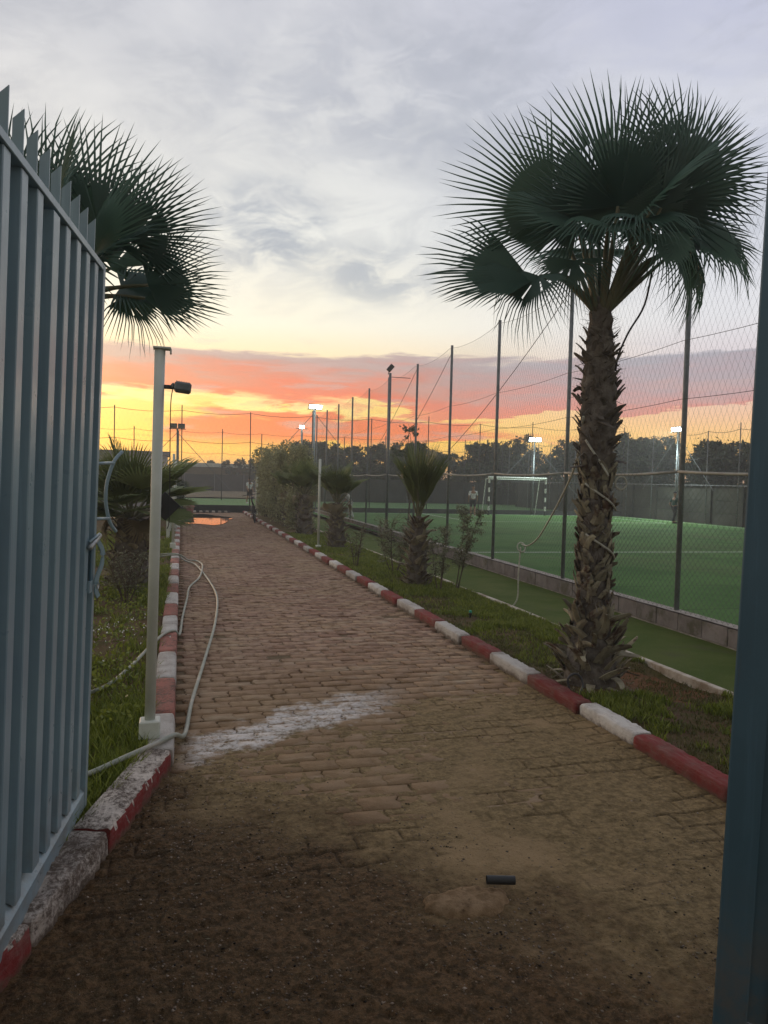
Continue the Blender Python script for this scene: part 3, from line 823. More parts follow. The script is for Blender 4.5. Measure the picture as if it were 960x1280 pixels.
# rolled dark skirt of the net
b = MB(); b.box((13.9, 34.0, .16), (16.6, .05, .30)); b.build('skirt', M['screen'], t)
b = MB(); b.box((-.6, 34.3, .16), (12.0, .06, .34)); b.build('skirt', M['screen'], t)
t = net_row('net_fence', 'net fence of thin posts along the far side of the pitch', 'y', 22.0, [12.4, 15.3, 18.2, 21.2, 23.3, 25.4, 27.3, 29.24, 31.2, 33.3, 35.5, 38.5, 41.5, 44.5, 47.5], 4.25, [4.1, 3.0], mat='steel')
t = net_row('net_fence', 'farthest row of net posts in front of the dark cloth screen', 'x', 50.9, [-12, -9, -6, -3.0, -.2, 2.6, 5.2, 8.0, 11, 14, 17, 20, 23, 26, 29, 32, 35], 4.7, [4.6, 3.2], rad=.03, netm=False)
# dark cloth screens at the back: the right one nearer, the left one a pitch farther off
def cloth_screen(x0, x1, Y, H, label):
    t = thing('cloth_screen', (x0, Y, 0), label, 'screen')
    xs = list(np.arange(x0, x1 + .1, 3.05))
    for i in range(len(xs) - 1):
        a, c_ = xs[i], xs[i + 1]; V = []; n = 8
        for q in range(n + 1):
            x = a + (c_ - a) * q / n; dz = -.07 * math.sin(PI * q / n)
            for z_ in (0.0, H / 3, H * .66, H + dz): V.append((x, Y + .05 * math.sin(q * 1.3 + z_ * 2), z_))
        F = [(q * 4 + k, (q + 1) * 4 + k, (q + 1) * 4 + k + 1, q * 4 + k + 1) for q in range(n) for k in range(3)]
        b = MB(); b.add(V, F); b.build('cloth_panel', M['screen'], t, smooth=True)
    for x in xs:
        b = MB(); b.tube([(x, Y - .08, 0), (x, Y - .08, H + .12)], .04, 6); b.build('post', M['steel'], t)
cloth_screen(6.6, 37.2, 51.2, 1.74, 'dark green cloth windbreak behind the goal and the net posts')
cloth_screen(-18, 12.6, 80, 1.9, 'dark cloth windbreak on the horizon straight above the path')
grid_sheet('bank', -30, 20, 55, 79.8, 60, 12, lambda X, Y: .05 + .12 * fbm(X * .5, Y * .3, 3, 8), M['orange_wall'])['kind'] = 'structure'

# precast wall down the far side of the pitch
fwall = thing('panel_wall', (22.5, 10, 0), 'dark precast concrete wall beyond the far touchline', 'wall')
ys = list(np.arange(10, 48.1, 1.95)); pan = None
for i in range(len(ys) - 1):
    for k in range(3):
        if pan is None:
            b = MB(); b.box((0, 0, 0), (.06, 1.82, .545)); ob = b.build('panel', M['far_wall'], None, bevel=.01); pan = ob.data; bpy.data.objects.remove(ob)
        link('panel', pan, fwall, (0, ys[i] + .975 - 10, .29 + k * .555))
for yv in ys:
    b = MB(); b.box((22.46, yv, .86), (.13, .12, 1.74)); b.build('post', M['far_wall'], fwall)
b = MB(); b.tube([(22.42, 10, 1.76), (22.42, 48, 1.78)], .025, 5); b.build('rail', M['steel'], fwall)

# ------------------------------------------------------------------ goal
g = thing('goal', (14.3, 33.0, FZ), 'football goal with black and white striped posts at the far end of the pitch', 'goal')
GX0, GX1, GY, GH = 14.3, 17.3, 33.05, 1.86
for gx in (GX0, GX1):
    for s_ in range(8):
        z0 = FZ + s_ * (GH - FZ) / 8; b = MB(); b.tube([(gx, GY, z0 + .001), (gx, GY, z0 + (GH - FZ) / 8)], .05, 8, cap=True)
        b.build('post_band', M['black'] if s_ % 2 == 0 else M['white_steel'], g, smooth=False)
b = MB(); b.tube([(GX0 - .05, GY, GH + .05), (GX1 + .05, GY, GH + .05)], .05, 8); b.build('crossbar', M['white_steel'], g, smooth=False)
for gx in (GX0 + .06, GX1 - .06):
    b = MB(); b.tube([(gx, GY + .05, GH), (gx, GY + .55, GH - .02), (gx, GY + .95, FZ)], .025, 6); b.build('stay', M['white_steel'], g)
b = MB(); b.tube([(GX0 + .06, GY + .55, GH - .02), (GX1 - .06, GY + .55, GH - .02)], .02, 6); b.build('back_bar', M['white_steel'], g)
V, F = net_panel(GX0, GX1, FZ, GH - .05, .12, GY + .75, .002, axis='x', amp=.1, seed=5)
o = link('goal_net', np_mesh('goal_net', V - np.array([14.3, 33.0, FZ]), F, M['net']), g); o['kind'] = 'stuff'

# ------------------------------------------------------------------ floodlights
def floodlight(x, y, h, label, lit=True, heads=2, face=-PI / 2, bars=True, power=260, brace=True, rad=.05):
    t = thing('floodlight', (x, y, 0), label, 'floodlight', None)
    b = MB(); b.tube([(x, y, 0), (x, y, h)], rad, 8); b.build('pole', M['steel'], t, smooth=True)
    d = Vector((math.cos(face), math.sin(face), 0)); s_ = Vector((-d.y, d.x, 0))
    b = MB(); b.box((x, y, h + .03), (.05, .05, .06)); b.tube([Vector((x, y, h + .03)) - s_ * .35, Vector((x, y, h + .03)) + s_ * .35], .02, 6); b.build('bracket', M['steel'], t)
    offs = [0] if heads == 1 else [-.165, .165]
    rot = d.to_track_quat('X', 'Z').to_matrix() @ Matrix.Rotation(R(22), 3, 'Y')
    for q in offs:
        c = Vector((x, y, h + .16)) + s_ * q + d * .06
        b = MB(); b.box(c, (.09, .30, .21), rot); hd = b.build('lamp_head', M['dark_steel'], t, bevel=.012)
        b = MB(); b.box(c + rot @ Vector((.056, 0, 0)), (.012, .26, .17), rot); b.build('lamp_glass', M['lamp_on'] if lit else M['bright_steel'], hd)
    if lit:
        ld = bpy.data.lights.new('lamp_light', 'SPOT'); ld.energy = power; ld.color = (.85, 1.0, .95); ld.spot_size = R(150); ld.spot_blend = .6; ld.shadow_soft_size = .2
        lo = bpy.data.objects.new('lamp_light', ld); col.objects.link(lo)
        lo.location = (d.x * .6, d.y * .6, h + .1); lo.rotation_euler = (d * .6 + Vector((0, 0, -1))).to_track_quat('-Z', 'Y').to_euler(); lo.parent = t
    if brace:
        for sg in (-1, 1):
            b = MB(); b.tube([Vector((x, y, h - .12)), Vector((x, y, h - 2.6)) + s_ * sg * 2.3], .012, 5); b.build('stay_wire', M['steel'], t)
    return t
floodlight(21.8, 29.1, 4.15, 'brightly lit pair of floodlights above the far touchline, right of the big palm', face=PI * 1.02, power=750, rad=.04)
floodlight(17.05, 33.9, 3.72, 'lit floodlight standing just right of the goal', face=-PI * .55, power=450, rad=.04)
floodlight(5.75, 33.2, 4.72, 'large lit floodlight high above the bushes at the end of the lawn', face=-PI * .42, heads=2, power=60, rad=.06)
floodlight(7.0, 44.8, 4.62, 'smaller lit floodlight behind the large one over the bushes', face=-PI * .55, heads=1, power=60, brace=False)
floodlight(-.2, 33.7, 3.62, 'unlit double floodlight at the left end of the path', lit=False, face=-PI * .5, rad=.04)
# floodlight on the fence line with a bird-like tilted head, switched off
t = thing('floodlight', (FX + .16, 20.3, 0), 'unlit floodlight tilted up on a grey pole among the fence posts', 'floodlight')
b = MB(); b.tube([(FX + .16, 20.3, 0), (FX + .16, 20.3, 4.66)], .038, 8); b.build('pole', M['steel'], t, smooth=True)
b = MB(); b.tube([(FX + .16, 20.3, 4.55), (FX + .76, 20.3, 4.55)], .010, 6); b.build('arm', M['steel'], t)
b = MB(); b.box((FX + .16, 20.3, 4.80), (.22, .07, .13), Matrix.Rotation(R(-50), 3, 'Y')); hd = b.build('lamp_head', M['dark_steel'], t, bevel=.012)
b = MB(); b.tube([(FX + .10, 20.3, 4.62), (FX + .13, 20.3, 4.80)], .012, 5); b.build('yoke', M['steel'], t)

# ------------------------------------------------------------------ white light poles along the kerbs
def light_pole(x, y, h, label, r=.029, z0=.12, lean=0.0):
    t = thing('light_pole', (x, y, z0), label, 'pole', 'white poles beside the path')
    b = MB(); b.tube([(x, y, z0 + .10), (x + lean, y, z0 + h)], r, 20); pl = b.build('pole', M['white_steel'], t, smooth=True)
    b = MB(); b.box((x, y, z0 + .05), (.115, .115, .10), taper=.97); b.build('base', M['white_steel'], t, bevel=.006)
    return t
t = light_pole(-.155, 4.33, 2.18, 'tall white pole with a small floodlight, on the left kerb beside the gate', lean=.03)
x, y, z = -.125, 4.33, 2.30
b = MB(); b.box((x + .012, y, z + .006), (.095, .075, .012)); b.box((x + .058, y, z - .008), (.010, .05, .028)); b.build('cap', M['white_steel'], t, bevel=.003)
lh = MB(); rot = Matrix.Rotation(R(6), 3, 'Y')
lh.box((x + .045, y, z - .205), (.05, .026, .022)); lh.build('bracket', M['dark_steel'], t, bevel=.004)
lh = MB(); lh.box((x + .125, y, z - .205), (.092, .13, .052), rot); lh.box((x + .072, y, z - .20), (.022, .09, .034), rot); hd = lh.build('lamp_head', M['steel'], t, bevel=.01)
lh = MB()
for q in range(6): lh.box((x + .092 + q * .013, y, z - .176 - q * .0014), (.003, .11, .010), rot)
lh.build('cooling_fin', M['steel'], hd)
b = MB(); b.tube(spline([(x + .07, y - .01, z - .22), (x + .06, y + .0, z - .35), (x + .062, y, z - .9), (x + .05, y + .01, z - 1.0)]), .0028, 5); b.build('cable', M['dark_cable'], t)
b = MB(); b.box((-.088, 4.42, 1.425), (.118, .018, .118), Matrix.Rotation(R(44), 3, 'Y')); b.box((-.12, 4.395, 1.425), (.03, .05, .02))
b.build('diamond_panel', M['black'], t, bevel=.003)
light_pole(-.155, 15.77, 1.93, 'white pole on the left kerb, standing farther down the path', r=.027)
light_pole(-.155, 21.5, 1.9, 'third white pole on the left kerb, by the white panel fence', r=.027)
light_pole(2.93, 16.07, 2.0, 'white pole in the right-hand lawn, just inside the kerb', r=.027, z0=.05)
light_pole(3.05, 31.3, 1.6, 'last white pole, beside the bicycle', r=.05, z0=.05)

# white panel fence along the far left of the path
pfn = thing('panel_fence', (-.32, 18.2, 0), 'white panel fence along the left side of the path towards its end', 'fence')
yv = 18.2
while yv < 31:
    b = MB(); b.box((-.32, yv + .55, .82), (.03, 1.06, 1.42)); b.build('panel', M['white_steel'], pfn, bevel=.004)
    b = MB(); b.box((-.29, yv, .85), (.05, .05, 1.62)); b.build('post', M['white_steel'], pfn)
    yv += 1.12

# ------------------------------------------------------------------ the gate
GD = Vector((.105, 1.0, 0)).normalized(); GN = Vector((GD.y, -GD.x, 0))
def gate_leaf():
    """built in its own frame: x = out of the face, y = along the leaf, z up; origin at free-end foot, running -y to the hinge"""
    t = thing('gate_leaf', (-.40, 3.50, .11), 'open blue-grey corrugated steel gate leaf with spiked top, on the left', 'gate')
    t.rotation_euler = (0, R(1.45), math.atan2(-GD.x, GD.y))
    L, Hh, D = 2.75, 2.40, .042
    def part(name, mb, mat='gate', bevel=0.0, parent=t, smooth=False):
        me_par = MB(); me_par.v = mb.v; me_par.f = mb.f; me_par.m = mb.m
        o = me_par.build(name, M[mat], None, smooth=smooth, bevel=bevel); o.parent = parent; return o
    b = MB(); b.box((-.018, -L / 2, Hh - .014), (.050, L, .028)); part('top_rail', b, bevel=.002)
    # bottom rail with a sloping ledge
    b = MB(); b.add([(.004, 0, 0), (.004, -L, 0), (.004, 0, .075), (.004, -L, .075), (-D, 0, .115), (-D, -L, .115), (-D, 0, 0), (-D, -L, 0)],
                    [(0, 2, 3, 1), (2, 4, 5, 3), (4, 6, 7, 5), (6, 0, 1, 7), (0, 6, 4, 2), (1, 3, 5, 7)]); part('bottom_rail', b)
    b = MB(); b.box((-.018, -.02, Hh / 2), (.052, .04, Hh - .004)); part('free_stile', b, bevel=.002)
    b = MB(); b.box((-.018, -.77, Hh / 2 + .04), (.050, .075, Hh - .16)); part('mid_stile', b, bevel=.002)
    b = MB(); b.box((-.018, -L + .03, Hh / 2), (.052, .06, Hh - .004)); part('hinge_stile', b)
    # backing sheet
    b = MB(); b.box((-D - .004, -L / 2, Hh / 2), (.003, L - .04, Hh - .06)); part('backing_sheet', b)
    # box ribs
    rib = None; ys_ = [-.135, -.285, -.435, -.59] + [-.93 - .155 * k for k in range(12)]
    for yv in ys_:
        if rib is None:
            b = MB(); wv = .062; z0, z1 = .094, Hh - .030
            prof = [(-D, -wv / 2 - .004), (-.003, -wv / 2), (0, -wv / 2 + .004), (0, wv / 2 - .004), (-.003, wv / 2), (-D, wv / 2 + .012)]
            V = [(px, py, z0 + (0 if px > -.01 else .02)) for px, py in prof] + [(px, py, z1) for px, py in prof]; n = len(prof)
            b.add(V, [(k, k + 1, n + k + 1, n + k) for k in range(n - 1)])
            rib = part('rib', b); rib.location = (0, yv, 0)
        else:
            o = rib.copy(); col.objects.link(o); o.parent = t; o.location = (0, yv, 0)
    sp = None
    for yv in [-.13 - .134 * k for k in range(19)]:
        if sp is None:
            b = MB(); y0 = 0; w0, w1 = -D - .004, -.014; th = .006
            b.add([(w0, 0, Hh - .004), (w1, 0, Hh - .004), (w1, 0, Hh + .160), (w0, 0, Hh + .128), (w0, th, Hh - .004), (w1, th, Hh - .004), (w1, th, Hh + .160), (w0, th, Hh + .128)],
                  [(0, 1, 2, 3), (7, 6, 5, 4), (0, 3, 7, 4), (1, 5, 6, 2), (3, 2, 6, 7), (0, 4, 5, 1)])
            sp = part('spike', b); sp.location = (0, yv, 0)
        else:
            o = sp.copy(); col.objects.link(o); o.parent = t; o.location = (0, yv, 0)
    # curved pull handle on the free edge
    b = MB(); b.tube(spline([(.062, .235, 1.60), (.035, .19, 1.55), (.012, .165, 1.45), (.010, .165, 1.36), (.026, .185, 1.27), (.05, .22, 1.22)]), .0085, 10)
    h = part('pull_handle', b, 'gate', smooth=True)
    b = MB(); b.tube([(-.01, -.03, 1.535), (.034, .19, 1.545)], .007, 8); part('handle_arm', b, 'gate', parent=h, smooth=True)
    b = MB(); b.tube([(-.01, -.03, 1.29), (.024, .185, 1.285)], .007, 8); part('handle_arm', b, 'gate', parent=h, smooth=True)
    # sliding bolt with its dropped lever and staple
    b = MB(); b.tube([(.014, -.15, 1.175), (.014, .035, 1.215)], .0115, 12); bo = part('bolt', b, 'bright_steel', smooth=True)
    b = MB(); b.tube([(.010, -.135, 1.20), (.020, .0, 1.225), (.012, .02, 1.21)], .006, 8); part('bolt_guide', b, 'gate', parent=bo, smooth=True)
    pts = spline([(.018, -.02, 1.195), (.034, .008, 1.15), (.034, .005, 1.09), (.02, -.02, 1.03), (.018, -.02, .98), (.026, -.005, .945)])
    b = MB()
    for i in range(len(pts) - 1): 
        m_ = (pts[i] + pts[i + 1]) / 2; dd = pts[i + 1] - pts[i]
        b.box(m_, (.006, .022, dd.length * 1.15), dd.to_track_quat('Z', 'Y').to_matrix())
    part('bolt_lever', b, 'gate')
    b = MB(); b.box((.006, -.065, 1.075), (.006, .045, .19)); part('lock_plate', b, 'gate_dark')
    b = MB(); b.box((.006, -.085, 1.0), (.01, .05, .05)); part('lug', b, 'gate')
    b = MB(); b.tube([(.02, .0 + .022 * math.cos(a), .995 + .018 * math.sin(a)) for a in [k * PI / 6 for k in range(13)]], .004, 6, cap=False); part('staple', b, 'bright_steel', smooth=True)
    return t
gate_leaf()
def right_leaf():
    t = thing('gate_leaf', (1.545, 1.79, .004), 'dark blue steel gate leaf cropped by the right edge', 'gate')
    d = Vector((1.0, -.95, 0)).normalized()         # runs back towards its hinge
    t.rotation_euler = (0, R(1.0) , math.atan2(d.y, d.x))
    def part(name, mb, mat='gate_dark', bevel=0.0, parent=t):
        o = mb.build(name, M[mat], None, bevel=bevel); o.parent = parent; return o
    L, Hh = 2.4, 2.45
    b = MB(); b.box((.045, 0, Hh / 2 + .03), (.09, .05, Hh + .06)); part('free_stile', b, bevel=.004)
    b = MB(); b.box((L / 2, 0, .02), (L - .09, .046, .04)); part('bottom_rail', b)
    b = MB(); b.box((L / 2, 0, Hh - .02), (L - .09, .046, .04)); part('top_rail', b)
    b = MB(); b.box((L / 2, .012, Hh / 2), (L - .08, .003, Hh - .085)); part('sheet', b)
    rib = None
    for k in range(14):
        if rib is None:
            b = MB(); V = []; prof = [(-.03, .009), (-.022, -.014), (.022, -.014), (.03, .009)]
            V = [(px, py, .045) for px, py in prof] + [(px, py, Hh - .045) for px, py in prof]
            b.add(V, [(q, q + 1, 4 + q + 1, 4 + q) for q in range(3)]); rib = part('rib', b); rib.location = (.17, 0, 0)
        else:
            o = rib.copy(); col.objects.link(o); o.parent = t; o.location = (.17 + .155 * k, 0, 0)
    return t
right_leaf()
# gate piers and yard wall behind the viewer
for px, nm in ((-.78, 'rendered gate pier holding the left gate leaf'), (3.42, 'rendered gate pier holding the right gate leaf')):
    b = MB(); b.box((px, .55, 1.35), (.32, .32, 2.75)); b.box((px, .55, 2.76), (.40, .40, .08)); tag(b.build('gate_pier', M['pale_wall'], None, bevel=.01), nm, 'pier')

def leaf_quads(P, N, s, r, aspect=.45):
    """diamond leaves: centres P (n,3), size array s"""
    n = len(P); a = r.normal(0, 1, (n, 3)); a /= np.linalg.norm(a, axis=1)[:, None]
    b = np.cross(a, r.normal(0, 1, (n, 3))); b /= np.linalg.norm(b, axis=1)[:, None]
    s = s[:, None]
    V = np.stack([P - a * s, P + b * s * aspect, P + a * s, P - b * s * aspect], 1).reshape(-1, 3)
    F = np.arange(n * 4).reshape(n, 4)
    return V, F
# ------------------------------------------------------------------ palms
def blade_mesh(rad, nseg, spread, seed, join=.5, fold=.12, droop=.10, tipd=.10, mat='palm', wmul=1.0, asym=0.0):
    """fan leaf: hub at origin, axis +Y, upper face +Z; pleated to 'join' of its radius, then free drooping tips"""
    r = np.random.RandomState(seed); V = []; F = []
    sp = R(spread); da = sp / nseg
    def P(a, rr, z=0):
        x = math.sin(a) * rr; y = math.cos(a) * rr
        return (x, y, z + fold * abs(x) - droop * rr * rr / rad)
    V.append((0, 0, 0))
    rings = [.22, .45, 1.0]
    jr = rad * join
    edge = []
    for i in range(nseg * 2 + 1):
        a = -sp / 2 + da * i / 2; zz = .016 if i % 2 else -.016
        idx = []
        for q in rings:
            idx.append(len(V)); V.append(P(a, jr * q, zz * q))
        edge.append(idx)
    deep = set(r.randint(3, nseg - 3, 4).tolist()) if nseg > 30 else set()
    for i in range(nseg * 2):
        a_, b_ = edge[i], edge[i + 1]
        F += [(0, a_[0], b_[0])]
        for q in range(1 if (i // 2) in deep else 2): F += [(a_[q], a_[q + 1], b_[q + 1]), (a_[q], b_[q + 1], b_[q])]
    for i in range(nseg):
        a = -sp / 2 + da * (i + .5)
        rr = rad * (1 - .22 * (abs(a) / (sp / 2)) ** 2) * r.uniform(.90, 1.04) * (1 + asym * math.sin(a))
        twist = r.normal(0, .022); L, C, Rr = edge[2 * i][2], edge[2 * i + 1][2], edge[2 * i + 2][2]
        prev = (L, C, Rr)
        stp = 3
        for s_ in range(1, stp + 1):
            f = s_ / stp; q = jr + (rr - jr) * f; aa = a + twist * f
            wd = jr * da / 2 * (1.0, .66, .40, 0)[s_] * wmul if s_ < stp else 0
            dz = -tipd * rad * f ** 2.2 * r.uniform(.5, 1.4)
            c = P(aa, q, dz)
            if s_ < stp:
                ox, oy = math.cos(aa) * wd, -math.sin(aa) * wd
                n0 = len(V); V += [(c[0] - ox, c[1] - oy, c[2] - .008), (c[0], c[1], c[2] + .004), (c[0] + ox, c[1] + oy, c[2] - .008)]
                cur = (n0, n0 + 1, n0 + 2)
                for q2 in (0, 1): F += [(prev[q2], cur[q2], cur[q2 + 1]), (prev[q2], cur[q2 + 1], prev[q2 + 1])]
                prev = cur
            else:
                n0 = len(V); V.append(c); F += [(prev[0], n0, prev[1]), (prev[1], n0, prev[2])]
    return np_mesh('frond', V, F, M[mat])
def frond(parent, base, hub, axis, normal, me, scale=1.0, pr=.013, pmat='petiole', drop=.06):
    """parent: palm Empty; all points in palm coordinates"""
    axis = Vector(axis).normalized(); normal = Vector(normal); normal = (normal - axis * normal.dot(axis)).normalized()
    xa = axis.cross(normal)
    m = Matrix((xa, axis, normal)).transposed()
    o = link('frond', me, parent, Vector(hub)); o.rotation_euler = m.to_euler(); o.scale = (scale,) * 3
    b = MB(); base = Vector(base); hub_ = Vector(hub); mid = base.lerp(hub_, .5) + Vector((0, 0, drop))
    inv = m.inverted()
    pts = [inv @ (p - hub_) / scale for p in spline([base, mid, hub_], 5)]
    b.tube(pts, [pr / scale * (1.9 - 1.1 * i / (len(pts) - 1)) for i in range(len(pts))], 6)
    q = b.build('petiole', M[pmat], None, smooth=True); q.parent = o
    return o
def trunk_mesh(prof, seed, lump=.012, nseg=20, dz=.03):
    """prof: list of (z, radius)"""
    z0, z1 = prof[0][0], prof[-1][0]; n = int((z1 - z0) / dz) + 1
    zs = np.linspace(z0, z1, n); rs_ = np.interp(zs, [p[0] for p in prof], [p[1] for p in prof])
    V = []; 
    for z, r_ in zip(zs, rs_):
        for k in range(nseg):
            a = 2 * PI * k / nseg
            q = r_ + lump * mnoise.noise(Vector((math.cos(a) * 3, math.sin(a) * 3, z * 9 + seed))) * 2 + lump * .8 * math.sin(z * 60 + a * 3 + seed)
            V.append((q * math.cos(a), q * math.sin(a), z))
    F = [(i * nseg + k, i * nseg + (k + 1) % nseg, (i + 1) * nseg + (k + 1) % nseg, (i + 1) * nseg + k) for i in range(n - 1) for k in range(nseg)]
    V.append((0, 0, z1 + .05)); t = len(V) - 1
    F2 = F
    me = bpy.data.meshes.new('trunk'); me.from_pydata(V, [], F2 + [((n - 1) * nseg + k, (n - 1) * nseg + (k + 1) % nseg, t) for k in range(nseg)])
    me.polygons.foreach_set('use_smooth', [True] * len(me.polygons)); me.update()
    return me
def boot_arrays(w, L, th, curl, seed, split=.0):
    """one old leaf base: strap, root at origin, runs up +Z, face +X, curling outwards"""
    r = random.Random(seed); V = []; n = 5
    for i in range(n + 1):
        f = i / n; ww = w * (1.15 - .45 * f) * (1 if i < n else .72); x = curl * f * f + .01 * math.sin(f * 3); z = L * f - curl * .3 * f * f
        t_ = th * (1.1 - .4 * f); k = w * .16 * (1 - f)
        yo = split * f * f * L
        V += [(x - k - t_, -ww / 2 + yo, z), (x - k, -ww / 2 + yo, z + r.uniform(-.004, .004)), (x + t_ * .5, yo, z + (0 if i < n else r.uniform(-.01, .02))), (x - k, ww / 2 + yo, z + r.uniform(-.004, .004)), (x - k - t_, ww / 2 + yo, z)]
    F = []
    for i in range(n):
        for k in range(5): F.append((i * 5 + k, i * 5 + (k + 1) % 5, (i + 1) * 5 + (k + 1) % 5, (i + 1) * 5 + k))
    F.append((0, 4, 3, 2, 1)); F.append(tuple(n * 5 + k for k in range(5)))
    return V, F
def boots(parent, prof, z0, z1, dz, per, meshes, seed, tilt=(.15, .5), sc=(.8, 1.2), single=False, name='leaf_base', twist=.5):
    rr = random.Random(seed); z = z0; i = 0; VV = []; FF = []
    pz = [p[0] for p in prof]; pr = [p[1] for p in prof]
    while z < z1:
        for k in range(per):
            a = i * 2.39996 + rr.uniform(-.12, .12); zz = z + rr.uniform(-.5, .5) * dz
            r_ = float(np.interp(zz, pz, pr)) + .010
            f = (zz - z0) / max(z1 - z0, .01)
            ti = rr.uniform(*tilt) if not callable(tilt) else tilt(f, rr)
            s_ = rr.uniform(*sc)
            m = Matrix.Translation((r_ * math.cos(a), r_ * math.sin(a), zz)) @ Matrix.Rotation(a, 4, 'Z') @ Matrix.Rotation(ti, 4, 'Y') @ Matrix.Rotation(rr.uniform(-twist, twist), 4, 'X') @ Matrix.Scale(s_, 4)
            q = rr.randrange(len(meshes))
            if single:
                o_ = len(VV); V, F = meshes[q]; VV += [m @ Vector(v) for v in V]; FF += [tuple(o_ + j for j in f_) for f_ in F]
            else:
                o = link(name, meshes[q], parent); o.matrix_local = m
            i += 1
        z += dz
    if single:
        me = bpy.data.meshes.new('leaf_bases'); me.from_pydata([tuple(v) for v in VV], [], FF); me.materials.append(M['boot'])
        o = link('leaf_bases', me, parent); o['kind'] = 'stuff'
def boot_meshes(lst, mat):
    out = []
    for (w_, L, th, curl, sd_, sp) in lst:
        V, F = boot_arrays(w_, L, th, curl, sd_, sp); me = bpy.data.meshes.new('leaf_base'); me.from_pydata(V, [], F); me.materials.append(M[mat]); out.append(me)
    return out

# --- the big fan palm on the right
BP = Vector((3.09, 5.06, .03))
bp = thing('palm_tree', BP, 'big fan palm with shaggy trunk in the right-hand lawn', 'palm tree')
bp.rotation_euler = (0, R(-.55), 0)
prof = [(-.05, .19), (.12, .20), (.30, .17), (.5, .135), (.8, .112), (1.25, .108), (1.6, .110), (1.95, .128), (2.25, .132), (2.55, .112), (2.8, .085), (2.98, .07)]
tm = trunk_mesh(prof, 3, .008); tm.materials.append(M['fibre'])
tr = link('trunk', tm, bp)
bmL = boot_meshes([(.075, .22, .009, .04, 1, .40), (.07, .24, .009, .05, 2, -.45), (.08, .20, .010, .03, 3, .2), (.065, .25, .009, .08, 4, -.25)], 'boot')
bmM = boot_meshes([(.065, .14, .007, .016, 5, .40), (.06, .15, .007, .022, 6, -.42), (.07, .12, .008, .012, 7, .15)], 'boot')
bmU = boot_meshes([(.06, .10, .007, .045, 8, .2), (.045, .10, .006, .04, 9, -.3)], 'fibre')
boots(bp, prof, .06, .50, .062, 8, bmL, 1, tilt=lambda f, r_: r_.uniform(.15, .75) * (1.15 - .5 * f) if r_.random() < .8 else r_.uniform(1.0, 1.7), sc=(.6, 1.0), twist=.95)
boots(bp, prof, .44, 1.68, .064, 8, bmM, 2, tilt=lambda f, r_: r_.uniform(-.03, .09), sc=(.65, 1.0), twist=.6)
boots(bp, prof, 1.70, 2.75, .10, 9, bmU, 3, tilt=lambda f, r_: r_.uniform(.0, .35) if r_.random() < .85 else r_.uniform(.8, 1.5), sc=(.6, 1.1), twist=.7)
# loose fibres and hanging shreds round the upper trunk
rr = random.Random(9); b = MB()
for i in range(1100):
    z = rr.uniform(.9, 2.9) if i % 3 else rr.uniform(.1, .9); a = rr.uniform(0, 2 * PI); r_ = float(np.interp(z, [p[0] for p in prof], [p[1] for p in prof]))
    L = rr.uniform(.03, .11); o = Vector((r_ * math.cos(a), r_ * math.sin(a), z)) + BP
    d = Vector((math.cos(a) * rr.uniform(.3, 1), math.sin(a) * rr.uniform(.3, 1), rr.uniform(-.5, .9))).normalized(); s_ = Vector((-math.sin(a), math.cos(a), rr.uniform(-.3, .3))) * rr.uniform(.002, .008)
    b.add([o - s_, o + s_, o + d * L + s_ * .4, o + d * L * 1.1 - s_ * .3], [(0, 1, 2, 3)])
o = b.build('fibres', M['fibre'], bp); o['kind'] = 'stuff'
Rv = Vector((rt.x, rt.y, 0)).normalized(); Fv = Vector((fw.x, fw.y, 0)).normalized(); Zv = Vector((0, 0, 1))
def CP(u, w_, d): return Rv * u + Zv * w_ + Fv * d
crown0 = 2.93
